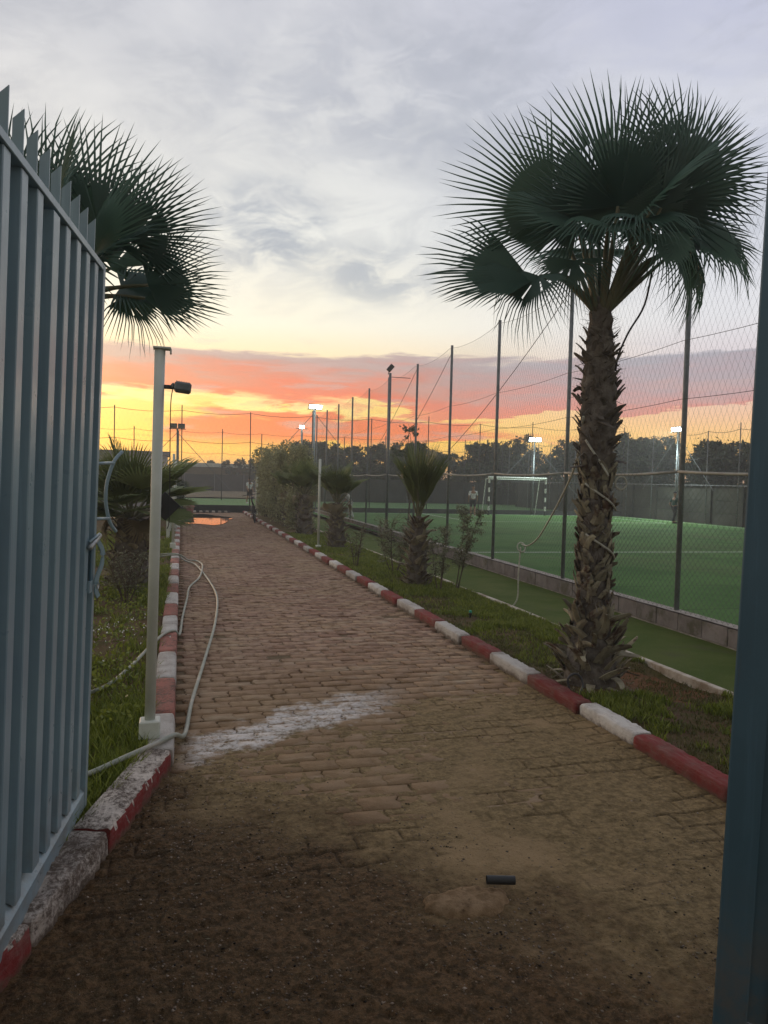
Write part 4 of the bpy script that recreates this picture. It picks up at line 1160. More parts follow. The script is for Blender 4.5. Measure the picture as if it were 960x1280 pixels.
fr = [  # hub (right, up, away), axis, normal, blade, scale
    ((-.40, .72, -.05), (-.92, .42, -.1), (.1, -.15, -1), 6, 1.0),
    ((-.30, .62, .10), (-.95, .10, .1), (.1, .5, -.9), 6, .80),
    ((-.12, .74, .00), (-.30, 1.0, .0), (.1, .05, -1), 6, .78),
    ((.08, .92, .10), (.06, 1.0, .05), (-.1, .05, -1), 2, 1.16),
    ((.60, 1.04, .05), (.42, .90, .05), (.2, .1, -1), 0, .90),
    ((.62, .92, -.05), (.85, .50, -.05), (-.1, .1, -1), 1, .80),
    ((.66, .62, .10), (.98, .10, .1), (.1, .7, -.8), 3, .74),
    ((.70, .56, -.05), (.85, -.35, -.1), (.2, .8, -.8), 7, .72),
    ((.24, .62, -.34), (.15, .25, -.6), (.05, .6, -1), 0, .74),
    ((.36, .72, -.22), (.35, .55, -.3), (.0, .3, -1), 3, .90),
    ((.02, .66, -.28), (-.15, .55, -.4), (0, .4, -1), 2, .86),
    ((-.26, .56, -.22), (-.75, .12, -.3), (-.1, .8, -.8), 3, .72),
    ((.04, .66, -.24), (.0, 1.0, -.35), (.0, .3, -1), 8, .66),
    ((.34, .66, -.26), (.3, 1.0, -.3), (.1, .3, -1), 8, .64),
    ((-.24, .60, -.20), (-.4, 1.0, -.3), (-.1, .3, -1), 8, .60),
    ((-.56, .20, -.05), (-1.0, .20, -.05), (-.05, .50, -1), 4, .96),
    ((-.54, .17, -.10), (-.95, -.10, -.2), (-.1, .6, -.6), 4, .86),
    ((-.50, .20, -.12), (-.55, -.75, -.2), (-.5, .4, -.6), 5, .60),
    ((-.26, .30, -.18), (-.25, -.85, -.3), (-.3, .4, -.8), 5, .50),
    ((.50, .40, -.12), (.45, -.85, -.2), (.6, .4, -.6), 5, .66),
    ((.62, .46, .05), (.70, -.75, .1), (.6, .5, -.4), 5, .66),
    ((.30, .46, -.28), (.25, -.70, -.5), (.3, .5, -.8), 5, .60),
    ((.05, .58, .45), (.0, .1, 1), (0, 1, .2), 2, .75),
    ((-.06, .50, -.34), (-.1, -.25, -.9), (0, .9, -.5), 5, .60),
    ((.14, .52, -.36), (.2, -.15, -.9), (0, .9, -.5), 5, .62),
    ((.28, .56, .12), (.5, .1, .3), (0, .9, -.6), 1, .62),
]
blades = [blade_mesh(.88, 42, 195, 21, .38), blade_mesh(.88, 38, 170, 22, .37), blade_mesh(.92, 38, 160, 23, .37, fold=.06), blade_mesh(.86, 40, 200, 24, .39),
          blade_mesh(.92, 20, 84, 25, .40, fold=.25, droop=.05, tipd=.08), blade_mesh(.84, 36, 180, 26, .42, fold=.35, droop=.30, tipd=.35, wmul=.8),
          blade_mesh(.90, 30, 125, 27, .38), blade_mesh(.86, 40, 170, 28, .45, fold=.2, droop=.25, tipd=.25),
          blade_mesh(.86, 56, 310, 29, .42, fold=.12, droop=.12, tipd=.16)]
for (h, ax, no, k, s_) in fr:
    hub = CP(*h) + Zv * crown0; a_ = math.atan2(hub.y, hub.x)
    frond(bp, (math.cos(a_) * .05, math.sin(a_) * .05, crown0 - .03), hub, CP(*ax), CP(*no), blades[k], s_, pr=.012, drop=.02 if h[1] > .5 else .12)
# young spear leaves and dead hanging ones
for i in range(4):
    a_ = i * 1.7; b = MB(); b.tube([BP + Vector((0, 0, 2.95)), BP + Vector((.05 * math.cos(a_), .05 * math.sin(a_), 3.5)), BP + Vector((.16 * math.cos(a_), .16 * math.sin(a_), 4.05))], [.018, .014, .002], 6)
    b.build('spear_leaf', M['palm'], bp, smooth=True)
# ropes wound about the trunk, the cable hanging from the crown, the long slack rope with its ring
def helix(c, z0, z1, a0, a1, rad, n=18):
    out = []
    for i in range(n + 1):
        f = i / n; z = z0 + (z1 - z0) * f; r_ = float(np.interp(z - c.z, [p[0] for p in prof], [p[1] for p in prof])) + rad; a = a0 + (a1 - a0) * f
        out.append(Vector((c.x + r_ * math.cos(a), c.y + r_ * math.sin(a), z)))
    return out
for z0, z1, a0, a1 in ((1.62, 1.42, R(200), R(320)), (1.24, 1.05, R(205), R(330)), (1.95, 1.68, R(200), R(270))):
    b = MB(); b.tube(helix(BP, z0, z1, a0, a1, .032), .0085, 6); tag(b.build('rope', M['rope'], None, smooth=True), {1.62: 'pale cord wound at eye height round the big palm trunk', 1.24: 'pale cord wound lower down round the big palm trunk', 1.95: 'pale cord slanting down the upper half of the big palm trunk'}[z0], 'rope')
b = MB(); b.tube([BP + Vector((.17 * math.cos(R(-35)), .17 * math.sin(R(-35)), 1.60)) + Vector((.05 * math.cos(a), 0, .05 * math.sin(a))) for a in [k * PI / 6 for k in range(13)]], .007, 6)
tag(b.build('cord_loop', M['rope']), 'small cord loop hanging on the right side of the palm trunk', 'cord')
b = MB(); b.tube(spline([(2.90, 4.98, 2.12), (3.35, 5.9, 1.72), (3.85, 7.4, 1.08), (4.12, 8.25, .86), (4.20, 8.60, .84)], 8), .0095, 7)
b.tube([Vector((4.20, 8.62, .80)) + Vector((.055 * math.cos(a) , .02 * math.sin(a), .06 * math.sin(a))) for a in [k * PI / 7 for k in range(15)]], .009, 6)
b.tube(spline([(4.20, 8.64, .80), (4.19, 8.66, .45), (4.20, 8.68, .15), (4.16, 8.72, .03)], 6), .0095, 7)
tag(b.build('slack_rope', M['rope'], None, smooth=True), 'long pale rope with a knotted ring, slung from the big palm over the turf strip', 'rope')
b = MB(); b.tube(spline([(3.46, 5.0, 3.30), (3.40, 5.0, 3.0), (3.27, 5.0, 2.78), (3.19, 5.0, 2.60), (3.17, 5.0, 2.48)], 6), .0075, 6)
tag(b.build('cable', M['dark_cable'], None, smooth=True), 'dark cable hanging from the big palm crown beside its trunk', 'cable')
# a bent piece of grey pipe at the palm's foot
b = MB(); b.tube(spline([(2.80, 4.86, .08), (2.78, 4.86, .17), (2.83, 4.85, .21), (2.875, 4.84, .18), (2.88, 4.82, .12), (2.84, 4.80, .07)], 6), .009, 8)
tag(b.build('bent_pipe', M['dark_steel'], None, smooth=True), 'bent piece of grey pipe at the foot of the big palm', 'pipe')

r = np.random.RandomState(44); n = 700
a_ = r.rand(n) * 2 * PI; q_ = .22 + .30 * np.abs(r.normal(0, .6, n)); P = np.stack([3.09 + q_ * np.cos(a_), 5.02 + q_ * np.sin(a_), np.zeros(n)], 1)
P = P[(P[:, 0] > 2.82) & (P[:, 0] < 3.9)]; P[:, 2] = lawn_right_z(P[:, 0], P[:, 1]) + .012
V, F = leaf_quads(P, None, .012 + .022 * r.rand(len(P)) ** 2, r, .22)
V[:, 2] = np.repeat(P[:, 2], 4) + (V[:, 2] - np.repeat(P[:, 2], 4)) * .3
o = link('litter', np_mesh('litter', V, F, M['palm_dry'])); tag(o, 'dry palm litter round the foot of the big palm', 'litter', kind='stuff')
n = 2600; Yp = 1.7 + 8 * r.rand(n) ** 2; Xp = 2.6 * r.rand(n); P = np.stack([Xp, Yp, np.maximum(soil_z(Xp, Yp)[0], .010) + .004], 1)
V, F = leaf_quads(P, None, .003 + .008 * r.rand(n) ** 3, r, .4); V[:, 2] = np.repeat(P[:, 2], 4) + (V[:, 2] - np.repeat(P[:, 2], 4)) * .25
o = link('litter', np_mesh('litter', V, F, M['palm_dry'])); tag(o, 'small dry flakes and bits scattered over the path', 'litter', kind='stuff')

# --- palm behind the gate on the left: only its crown shows
LP = Vector((-.80, 5.05, .03))
lp = thing('palm_tree', LP, 'fan palm rising behind the left gate leaf, only its crown showing', 'palm tree')
prof2 = [(0, .2), (.3, .16), (.8, .14), (2.0, .14), (2.4, .12), (2.62, .09)]
tm = trunk_mesh(prof2, 8, .01, 16, .05); tm.materials.append(M['fibre']); link('trunk', tm, lp)
boots(lp, prof2, 1.6, 2.5, .12, 6, [boot_arrays(.09, .16, .011, .04, 5, .2), boot_arrays(.09, .17, .011, .05, 6, -.2)], 6, single=True, tilt=(.05, .35))
lf = [((.34, .42, -.12), (.50, .95, .0), (.25, 0, -1), 0, .80), ((.52, .40, -.05), (.90, .60, .0), (.1, .1, -1), 1, .66), ((-.02, .50, .0), (-.05, 1, .05), (0, 0, -1), 2, .92),
      ((-.28, .48, .0), (-.4, .9, 0), (0, 0, -1), 3, .92), ((.62, .12, -.05), (.95, .42, .0), (.0, .3, -1), 1, .58), ((.60, .04, -.05), (.98, -.02, .0), (.0, .5, -1), 4, .60), 
      ((.20, .30, -.35), (.3, .5, -.8), (0, .6, -1), 1, .75), ((.28, .30, .25), (.5, .6, .6), (0, .2, 1), 2, .66), ((-.45, .2, 0), (-.9, .3, 0), (0, .5, -1), 0, .85),
      ((.34, .16, -.25), (.5, .2, -.6), (0, .8, -.8), 3, .60), ((.40, .14, .1), (.7, .0, .2), (0, .8, -.6), 3, .62), ((.34, .24, -.2), (.45, .35, -.4), (0, .5, -.8), 0, .72), ((.42, .08, .1), (.7, -.5, .1), (.2, .6, -.6), 5, .46)]
for (h, ax, no, k, s_) in lf:
    hub = CP(*h) + Zv * 2.62; a_ = math.atan2(hub.y, hub.x)
    frond(lp, (math.cos(a_) * .05, math.sin(a_) * .05, 2.55), hub, CP(*ax), CP(*no), blades[k], s_, pr=.012)

# --- short palms
tuft_blades = [blade_mesh(.85, 18, 46, 34, .30, fold=.5, droop=.02, tipd=.08, mat='palm_young', wmul=1.2), blade_mesh(.78, 18, 75, 35, .28, fold=.5, droop=.05, tipd=.14, mat='palm_young', wmul=1.1)]
small_blades = [blade_mesh(.62, 24, 120, 31, .45, fold=.3, droop=.02, tipd=.05, mat='palm_young'), blade_mesh(.58, 22, 150, 32, .45, fold=.3, droop=.08, tipd=.12, mat='palm_young'), blade_mesh(.55, 22, 190, 33, .4, fold=.4, droop=.25, tipd=.3, mat='palm_dry')]
def small_palm(x, y, z, th, r0, r1, nf, up_, seed, label, group=None, blade_s=1.0, spread=.5, dead=3, bl=None):
    t = thing('palm_tree', (x, y, z), label, 'palm tree', group)
    pr_ = [(-.03, r0), (th * .25, r0 * .96), (th * .7, (r0 + r1) / 2 * .95), (th, r1)]
    tm = trunk_mesh(pr_, seed, .014, 14, .05); tm.materials.append(M['fibre']); link('trunk', tm, t)
    boots(t, pr_, .02, th * .98, .085, 7, [boot_arrays(.07, .15, .009, .05, 5, .35), boot_arrays(.06, .17, .009, .06, 6, -.35), boot_arrays(.075, .13, .010, .04, 3, .1)], seed, single=True, tilt=(.1, .7), twist=.7)
    r_ = random.Random(seed)
    for i in range(nf):
        a = i * 2.4 + r_.uniform(-.3, .3); inc = r_.uniform(.05, 1.0) ** .8 * spread     # tilt from vertical
        L = r_.uniform(.18, .52) * up_
        d = Vector((math.cos(a) * math.sin(inc), math.sin(a) * math.sin(inc), math.cos(inc)))
        hub = Vector((0, 0, th)) + d * L
        no = Vector((-math.cos(a) * math.cos(inc), -math.sin(a) * math.cos(inc), math.sin(inc)))
        if inc > 1.0: d = (d + Vector((0, 0, -.3))).normalized()
        frond(t, (0, 0, th - .04), hub, d, no, (bl or small_blades)[i % 2], blade_s * r_.uniform(.8, 1.1), pr=.008, drop=.02)
    for i in range(dead):
        a = i * 2.1 + seed; hub = Vector((math.cos(a) * .26, math.sin(a) * .26, th - .02))
        frond(t, (0, 0, th - .05), hub, (math.cos(a) * .5, math.sin(a) * .5, -.9), (math.cos(a), math.sin(a), .5), small_blades[2], blade_s * r_.uniform(.4, .65), pr=.007, pmat='petiole', drop=.05)
    return t
small_palm(3.36, 10.32, .05, 1.02, .155, .075, 20, .95, 41, 'short palm with an upright tuft of fronds, next beyond the big palm', blade_s=.92, spread=.46, dead=0, bl=tuft_blades)
small_palm(3.36, 16.2, .05, 1.02, .19, .11, 24, 1.1, 42, 'stocky palm with a dense round head, beside the white pole in the lawn', blade_s=.86, spread=.85, dead=3)
small_palm(3.30, 20.3, .05, 1.1, .22, .14, 22, 1.2, 43, 'stocky palm with a thick skirt at the near end of the bushes', blade_s=.95, spread=.9, dead=3)
small_palm(3.36, 23.6, .05, 1.1, .22, .14, 20, 1.2, 44, 'stocky palm half hidden among the tall bushes', blade_s=.95, spread=.9, dead=3)
small_palm(-.66, 10.6, .05, .95, .25, .17, 38, 1.25, 45, 'low bushy palm with pale young fronds, behind the gate handle on the left', blade_s=1.12, spread=1.45, dead=7)

# ------------------------------------------------------------------ leafy trees and shrubs
def crown_mesh(name, blobs, nper, size, mat, seed, fill=.55, aspect=.45):
    """blobs: (x,y,z,rx,ry,rz); leaves gathered near each blob's surface in tufts"""
    r = np.random.RandomState(seed); Ps = []
    for (x, y, z, rx, ry, rz) in blobs:
        nt = max(6, nper // 34)
        d = r.normal(0, 1, (nt, 3)); d /= np.linalg.norm(d, axis=1)[:, None]
        rad = (fill + (1 - fill) * r.rand(nt) ** .6)[:, None]
        c = d * rad * np.array([rx, ry, rz]) + np.array([x, y, z])
        k = r.randint(0, nt, nper)
        tr_ = (rx + ry + rz) / 3 * .20
        Ps.append(c[k] + r.normal(0, tr_, (nper, 3)) * np.array([1, 1, .8]))
    P = np.concatenate(Ps); s = size * (.6 + .8 * r.rand(len(P)))
    V, F = leaf_quads(P, None, s, r, aspect)
    return np_mesh(name, V, F, M[mat])
def limbs(b, base, ends, r0, r1=.3, jitter=.1, rr=random):
    for e in ends:
        base_ = Vector(base); e = Vector(e); m = base_.lerp(e, .5) + Vector((rr.uniform(-jitter, jitter), rr.uniform(-jitter, jitter), rr.uniform(0, jitter)))
        b.tube(spline([base_, m, e], 3), [r0 * (1 - (1 - r1) * i / 6) for i in range(7)], 6)
def make_tree(x, y, H, W, seed, label, group, leaf=.13, nper=420, mat='tree_leaf', trunk_r=.12, z=0.0, nb=9, low=.35):
    rr = random.Random(seed); t = thing('tree', (x, y, z), label, 'tree', group)
    blobs = []
    for i in range(nb):
        a = rr.uniform(0, 2 * PI); q = rr.uniform(.05, 1) ** .6 * W / 2 * .95; f = rr.uniform(low, .95) * (1 - .25 * (q / W * 2) * rr.random())
        s_ = W * rr.uniform(.09, .22) * (1.2 - .5 * f)
        blobs.append((q * math.cos(a) * (1.25 - .6 * f), q * math.sin(a) * (1.25 - .6 * f), H * f, s_ * 1.1, s_ * 1.1, s_ * .85))
    blobs.append((0, 0, H * .84, W * .12, W * .14, H * .10))
    link('crown', crown_mesh('crown', blobs, nper, leaf, mat, seed), t)
    b = MB(); b.tube([(x, y, z - .05), (x + .05, y, z + H * .25), (x - .04, y + .03, z + H * .6)], [trunk_r, trunk_r * .8, trunk_r * .35], 8)
    limbs(b, (x, y, z + H * .25), [(x + c[0], y + c[1], z + c[2]) for c in blobs], trunk_r * .5, .25, .1, rr)
    b.build('trunk', M['bark'], t, smooth=True)
    return t
far_specs = [  # x, y, H, W, label
    (27, 47, 5.2, 5.5, 'broad dark tree behind the goal, rising above the screen'), (22.5, 54, 5.0, 6, 'dark tree seen through the net left of the goal'), (31, 46, 5.6, 5.6, 'dense tree just behind the lit floodlight by the goal'),
    (35, 50, 5.4, 6, 'rounded tree half hidden by the big palm trunk'), (33, 40, 4.9, 5, 'dark tree right behind the big palm trunk'), (34, 36, 5.0, 5.2, 'full dark tree left of the bright floodlights'),
    (35, 32.4, 4.9, 4.6, 'dark tree directly left of the near fence post'), (36, 28.5, 4.2, 3.8, 'small round tree right of the bright floodlights'), (37, 25.8, 4.7, 4.6, 'light-leaved tree with gaps, second from the right edge'),
    (38, 23.4, 4.1, 4.2, 'rightmost dark tree, beside the right gate leaf'), (40, 20.8, 4.2, 4.5, 'dark tree mostly hidden by the right gate leaf'), (17.5, 55, 4.8, 5, 'dark tree above the short palm with the upright tuft'), (13, 56, 4.4, 5.5, 'low dark tree in the gap left of the tuft palm'),
    (9.5, 55, 4.6, 4.6, 'far dark tree behind the stocky palm head'), (39, 56, 6.2, 6, 'tall hazy tree farthest back behind the goal'), (28, 60, 5.8, 6, 'hazy tree far back left of the goal'), (26.5, 41, 4.1, 4, 'low tree behind the right goalpost'),
    (24.5, 52.5, 4.1, 5, 'low dark tree filling the gap left of the goal'), (29.5, 52, 4.4, 5.5, 'wide low tree right above the crossbar'), (20, 57, 4.2, 5, 'low tree between the third and fourth near fence posts'), (15.5, 58, 4.5, 5.5, 'wide low tree just right of the tufted short palm'),
    (36.5, 44, 4.6, 5.5, 'low wide tree showing right of the big palm trunk'), (42, 38, 5.2, 6, 'hazy tree behind the row left of the bright floodlights'), (33.5, 30.3, 3.3, 4, 'low bushy tree under the bright floodlights'), (11.2, 60, 4.2, 5, 'far low tree behind the unlit tilted floodlight pole')]
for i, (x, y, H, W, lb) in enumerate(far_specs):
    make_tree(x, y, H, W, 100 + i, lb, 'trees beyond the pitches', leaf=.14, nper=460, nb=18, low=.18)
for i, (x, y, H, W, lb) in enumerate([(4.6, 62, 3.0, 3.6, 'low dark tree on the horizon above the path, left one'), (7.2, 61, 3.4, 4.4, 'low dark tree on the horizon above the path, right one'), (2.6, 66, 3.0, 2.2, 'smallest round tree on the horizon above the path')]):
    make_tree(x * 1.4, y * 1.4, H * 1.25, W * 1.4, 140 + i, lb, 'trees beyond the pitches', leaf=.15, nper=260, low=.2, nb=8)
# lacy small tree standing above the stocky palm
make_tree(7.6, 24.5, 3.9, 1.7, 170, 'slender airy tree with sparse leaves behind the fence posts', None, leaf=.055, nper=120, nb=9, low=.5, trunk_r=.04)

def bush(x, y, H, W, seed, label, leaf=.04, nper=900, mat='hedge_leaf', nb=10, group=None, z=.05):
    rr = random.Random(seed); t = thing('bush', (x, y, z), label, 'bush', group)
    blobs = []
    for i in range(nb):
        f = .12 + .72 * i / (nb - 1); a = rr.uniform(0, 2 * PI); q = W * .28 * rr.random()
        blobs.append((q * math.cos(a), q * math.sin(a), H * f, W * .34, W * .34, H * .16))
    # ragged shoots on top
    P = []; r = np.random.RandomState(seed)
    for i in range(16):
        a = rr.uniform(0, 2 * PI); q = W * .38 * rr.random(); h0 = H * .78; L = H * rr.uniform(.12, .28)
        n = 26; f = r.rand(n)[:, None]
        P.append(np.array([[q * math.cos(a), q * math.sin(a), h0]]) + f * np.array([[rr.uniform(-.1, .1), rr.uniform(-.1, .1), L]]) + r.normal(0, .018, (n, 3)))
    P = np.concatenate(P); V1, F1 = leaf_quads(P, None, leaf * (.6 + .6 * r.rand(len(P))), r)
    Ps = []
    for (bx, by, bz, rx, ry, rz) in blobs:
        d = r.normal(0, 1, (nper // 12, 3)); d /= np.linalg.norm(d, axis=1)[:, None]
        c = d * (.5 + .5 * r.rand(len(d)) ** .5)[:, None] * np.array([rx, ry, rz]) + np.array([bx, by, bz])
        k = r.randint(0, len(c), nper); Ps.append(c[k] + r.normal(0, W * .055, (nper, 3)))
    P = np.concatenate(Ps); V2, F2 = leaf_quads(P, None, leaf * (.6 + .8 * r.rand(len(P))), r)
    link('foliage', np_mesh('foliage', np.concatenate([V2, V1]), np.concatenate([F2, F1 + len(V2)]), M[mat]), t)
    b = MB()
    for i in range(4):
        a = i * 1.6; b.tube([(x + .06 * math.cos(a), y + .06 * math.sin(a), z - .03), (x + W * .16 * math.cos(a), y + W * .16 * math.sin(a), z + H * .4), (x + W * .3 * math.cos(a), y + W * .3 * math.sin(a), z + H * .8)], [.03, .022, .008], 5)
    b.build('stems', M['bark'], t)
    return t
bspec = [(3.30, 29.8, 2.75, 1.15, 'straight-sided tall bush at the far end beside the bicycle'), (3.45, 28.2, 2.7, 1.25, 'tall grey-green bush second from the far end'), (3.42, 26.4, 2.75, 1.3, 'tall ragged bush in the middle of the row'), (3.50, 24.6, 2.8, 1.3, 'tall ragged bush behind the half-hidden palm'),
         (3.48, 22.4, 2.6, 1.1, 'tall ragged bush nearest the stocky palms')]
for i, (x, y, H, W, lb) in enumerate(bspec): bush(x, y, H, W, 200 + i, lb, group='tall bushes lining the lawn')

def shrub(x, y, H, cw, ch, seed, label, stems=4, nl=1400, leaf=.022, lean=(0, 0), cz=.62, group='olive-leaved saplings in the right-hand lawn'):
    """sapling: thin forking stems, small narrow leaves carried along twigs"""
    rr = random.Random(seed); r = np.random.RandomState(seed)
    t = thing('shrub', (x, y, .06), label, 'shrub', group)
    b = MB(); P = []
    for i in range(stems):
        a = i * 2.4 + seed; top = Vector((x + lean[0] * H + cw * .4 * math.cos(a), y + lean[1] * H + cw * .4 * math.sin(a), .06 + H * rr.uniform(.75, 1)))
        base = Vector((x + .02 * math.cos(a), y + .02 * math.sin(a), .02)); mid = base.lerp(top, .45) + Vector((rr.uniform(-.04, .04), rr.uniform(-.04, .04), 0))
        sp_ = spline([base, mid, top], 6); b.tube(sp_, [.011 * (1 - .8 * k / (len(sp_) - 1)) for k in range(len(sp_))], 5)
        for k in range(5, len(sp_)):
            for q in range(3):
                d = Vector((rr.uniform(-1, 1), rr.uniform(-1, 1), rr.uniform(-.1, .9))).normalized() * cw * rr.uniform(.2, .5)
                e = sp_[k] + d; b.tube([sp_[k], sp_[k].lerp(e, .6) + Vector((0, 0, .01)), e], [.004, .003, .0015], 3, cap=False)
                n = max(3, nl // (stems * 24)); f = r.rand(n)[:, None] * 1.08
                P.append(np.array(sp_[k])[None] + f * np.array(d)[None] + r.normal(0, .02, (n, 3)))
    b.build('stems', M['bark'], t)
    P = np.concatenate(P) - np.array([[x, y, .06]])
    V, F = leaf_quads(P, None, leaf * (.6 + .7 * r.rand(len(P))), r, .28)
    link('foliage', np_mesh('foliage', V, F, M['olive_leaf']), t)
    return t
shrub(3.43, 11.76, .86, .62, .5, 301, 'rounded olive sapling between the two short palms', stems=5, nl=2600)
shrub(3.00, 12.7, .74, .34, .3, 302, 'thin sprawling sapling with bare stems, left of the rounded one', stems=4, nl=450)
shrub(3.77, 9.77, 1.36, .36, .5, 303, 'tallest olive sapling, right of the tufted short palm', stems=3, nl=2600, lean=(.12, -.05))
shrub(3.50, 9.7, .92, .36, .4, 304, 'thin sapling squeezed against the tufted short palm', stems=3, nl=1300, lean=(.02, .03))
shrub(-.62, 9.3, .62, .5, .4, 305, 'weedy brown shrub at the foot of the low bushy palm', stems=7, nl=900, group=None)

# ------------------------------------------------------------------ grass
def grass(name, n, fx, zf, hmin, hmax, mat, seed, wd=.0028, label=None):
    r = np.random.RandomState(seed); X, Yv, hs = fx(r, n); n = len(X)
    Z = zf(X, Yv) - .004; h = (hmin + (hmax - hmin) * r.rand(n)) * hs
    a = r.rand(n) * 2 * PI; ln = h * (.2 + .6 * r.rand(n)); la = r.rand(n) * 2 * PI
    wv = wd * (1 + Yv / 9) * (.7 + .6 * r.rand(n))
    dx, dy = np.cos(a) * wv, np.sin(a) * wv; lx, ly = np.cos(la) * ln, np.sin(la) * ln
    B = np.stack([X, Yv, Z], 1)
    V = np.stack([B + np.stack([-dx, -dy, 0 * dx], 1), B + np.stack([dx, dy, 0 * dx], 1),
                  B + np.stack([lx * .4 + dx * .7, ly * .4 + dy * .7, h * .6], 1), B + np.stack([lx * .4 - dx * .7, ly * .4 - dy * .7, h * .6], 1), B + np.stack([lx, ly, h], 1)], 1).reshape(-1, 3)
    base = (np.arange(n) * 5)[:, None]
    F = np.concatenate([base + np.array([q]) for q in ((0, 1, 2), (0, 2, 3), (3, 2, 4))], 0)
    o = link(name, np_mesh(name, V, F, M[mat])); o['kind'] = 'stuff'
    if label: tag(o, label, 'grass')
    return o
def gr_dry(r, n):
    Yv = 2.4 + 12 * r.rand(n) ** 1.7; X = 2.81 + 1.10 * r.rand(n)
    keep = ~(((X - 3.09) / .3) ** 2 + ((Yv - 5.0) / .3) ** 2 < 1) & (r.rand(n) < .25 + .75 * (fbm(X * 5, Yv * 4, 3, 78) > .5))
    return X[keep], Yv[keep], .4 + .9 * fbm(X[keep] * 3, Yv[keep] * 3, 3, 15)
def bare(X, Yv, s=31): return fbm(X * 1.5, Yv * 1.1, 4, s)
def gr_right(r, n):
    Yv = 2.6 + 18 * r.rand(n) ** 1.8; X = 2.80 + 1.11 * r.rand(n)
    d = bare(X, Yv); keep = d > .36 + .16 * r.rand(n)
    keep &= ~((((X - 3.62) / .36) ** 2 + ((Yv - 5.05) / .75) ** 2) < 1) & ~(((X - 3.09) / .36) ** 2 + ((Yv - 5.0) / .34) ** 2 < 1)
    keep &= ~((fbm(X * 1.3, Yv * .8, 4, 77) > .53) & (r.rand(n) < .86))
    X, Yv = X[keep], Yv[keep]
    return X, Yv, .55 + 1.1 * bare(X * 2, Yv * 2, 12)
grass('grass', 230000, gr_right, lawn_right_z, .02, .062, 'grass', 51, label='short green grass growing in the right-hand lawn')
grass('dry_grass', 60000, gr_dry, lawn_right_z, .01, .045, 'dry_grass', 52, label='dry yellowish blades mixed into the right-hand lawn')
def gr_left(r, n):
    Yv = 1.8 + 20 * r.rand(n) ** 1.6; X = -.16 - 1.9 * r.rand(n) ** 1.1
    keep = X < kerb_x(Yv) - .01
    d = fbm(X * 1.6, Yv * .8, 4, 61); keep &= (d > .42 + .14 * r.rand(n))
    keep &= ~((Yv > 5.2) & (Yv < 6.6) & (r.rand(n) < .75))
    X, Yv = X[keep], Yv[keep]
    return X, Yv, .6 + 1.4 * fbm(X * 3, Yv * 2, 3, 13)
grass('grass', 150000, gr_left, lawn_left_z, .02, .085, 'grass', 53, label='weedy green grass behind the left kerb')
# broad weeds and small white flowers
def weeds(n, seed):
    r = np.random.RandomState(seed); X = []; 
    c = np.stack([-.25 - 1.1 * r.rand(n), 4.6 + 7 * r.rand(n) ** 1.4], 1)
    P = []
    for x, y in c:
        k = r.randint(14, 40); q = r.normal(0, .07, (k, 3)); q[:, 2] = np.abs(q[:, 2]) * .9 + .07; P.append(q + np.array([[x, y, 0]]))
    P = np.concatenate(P); V, F = leaf_quads(P, None, .013 + .012 * r.rand(len(P)), r, .6)
    o = link('weeds', np_mesh('weeds', V, F, M['grass'])); tag(o, 'broad-leaved weeds among the grass on the left', 'weeds', kind='stuff')
    P = np.stack([-.55 + .18 * r.normal(0, 1, 60), 6.9 + .45 * r.normal(0, 1, 60), .18 + .06 * r.rand(60)], 1)
    V, F = leaf_quads(P, None, .006 + .005 * r.rand(60), r, .9)
    o = link('wild_flowers', np_mesh('wild_flowers', V, F, M['petal'])); tag(o, 'tiny white wild flowers beside the near white pole', 'flowers', kind='stuff')
weeds(170, 71)

# ------------------------------------------------------------------ hose
hz = .012
hp = [(-.62, 3.72, .13), (-.43, 3.78, .14), (-.26, 3.95, .15), (-.11, 4.15, .142), (-.02, 4.30, .13), (.04, 4.56, .045), (.09, 5.25, .036), (.21, 6.43, .036), (.37, 8.1, .034), (.465, 9.8, .034), (.43, 11.2, .034), (.33, 12.7, .034), (.24, 13.6, .036), (.08, 14.05, .045), (-.03, 14.25, .12), (-.12, 14.4, .14), (-.4, 14.6, .10)]
hp2 = [(-.4, 14.2, .10), (-.1, 14.22, .14), (.02, 14.2, .12), (.14, 14.2, .04), (.28, 14.12, .034), (.37, 13.6, .034), (.35, 12.6, .058), (.28, 11.7, .036), (.13, 10.75, .034), (.085, 9.7, .034), (.03, 8.46, .036), (.0, 7.45, .05), (-.05, 7.25, .128), (-.14, 7.05, .140), (-.24, 6.6, .13), (-.36, 6.02, .11), (-.48, 5.55, .10), (-.62, 5.35, .09)]
for pts, lb in ((hp, 'grey-green hose crossing the kerb by the near pole and running up the path'), (hp2, 'thinner run of hose looping off the path over the left kerb into the grass')):
    b = MB(); b.tube(spline(pts, 8), .0135, 10); tag(b.build('garden_hose', M['hose'], None, smooth=True), lb, 'hose')

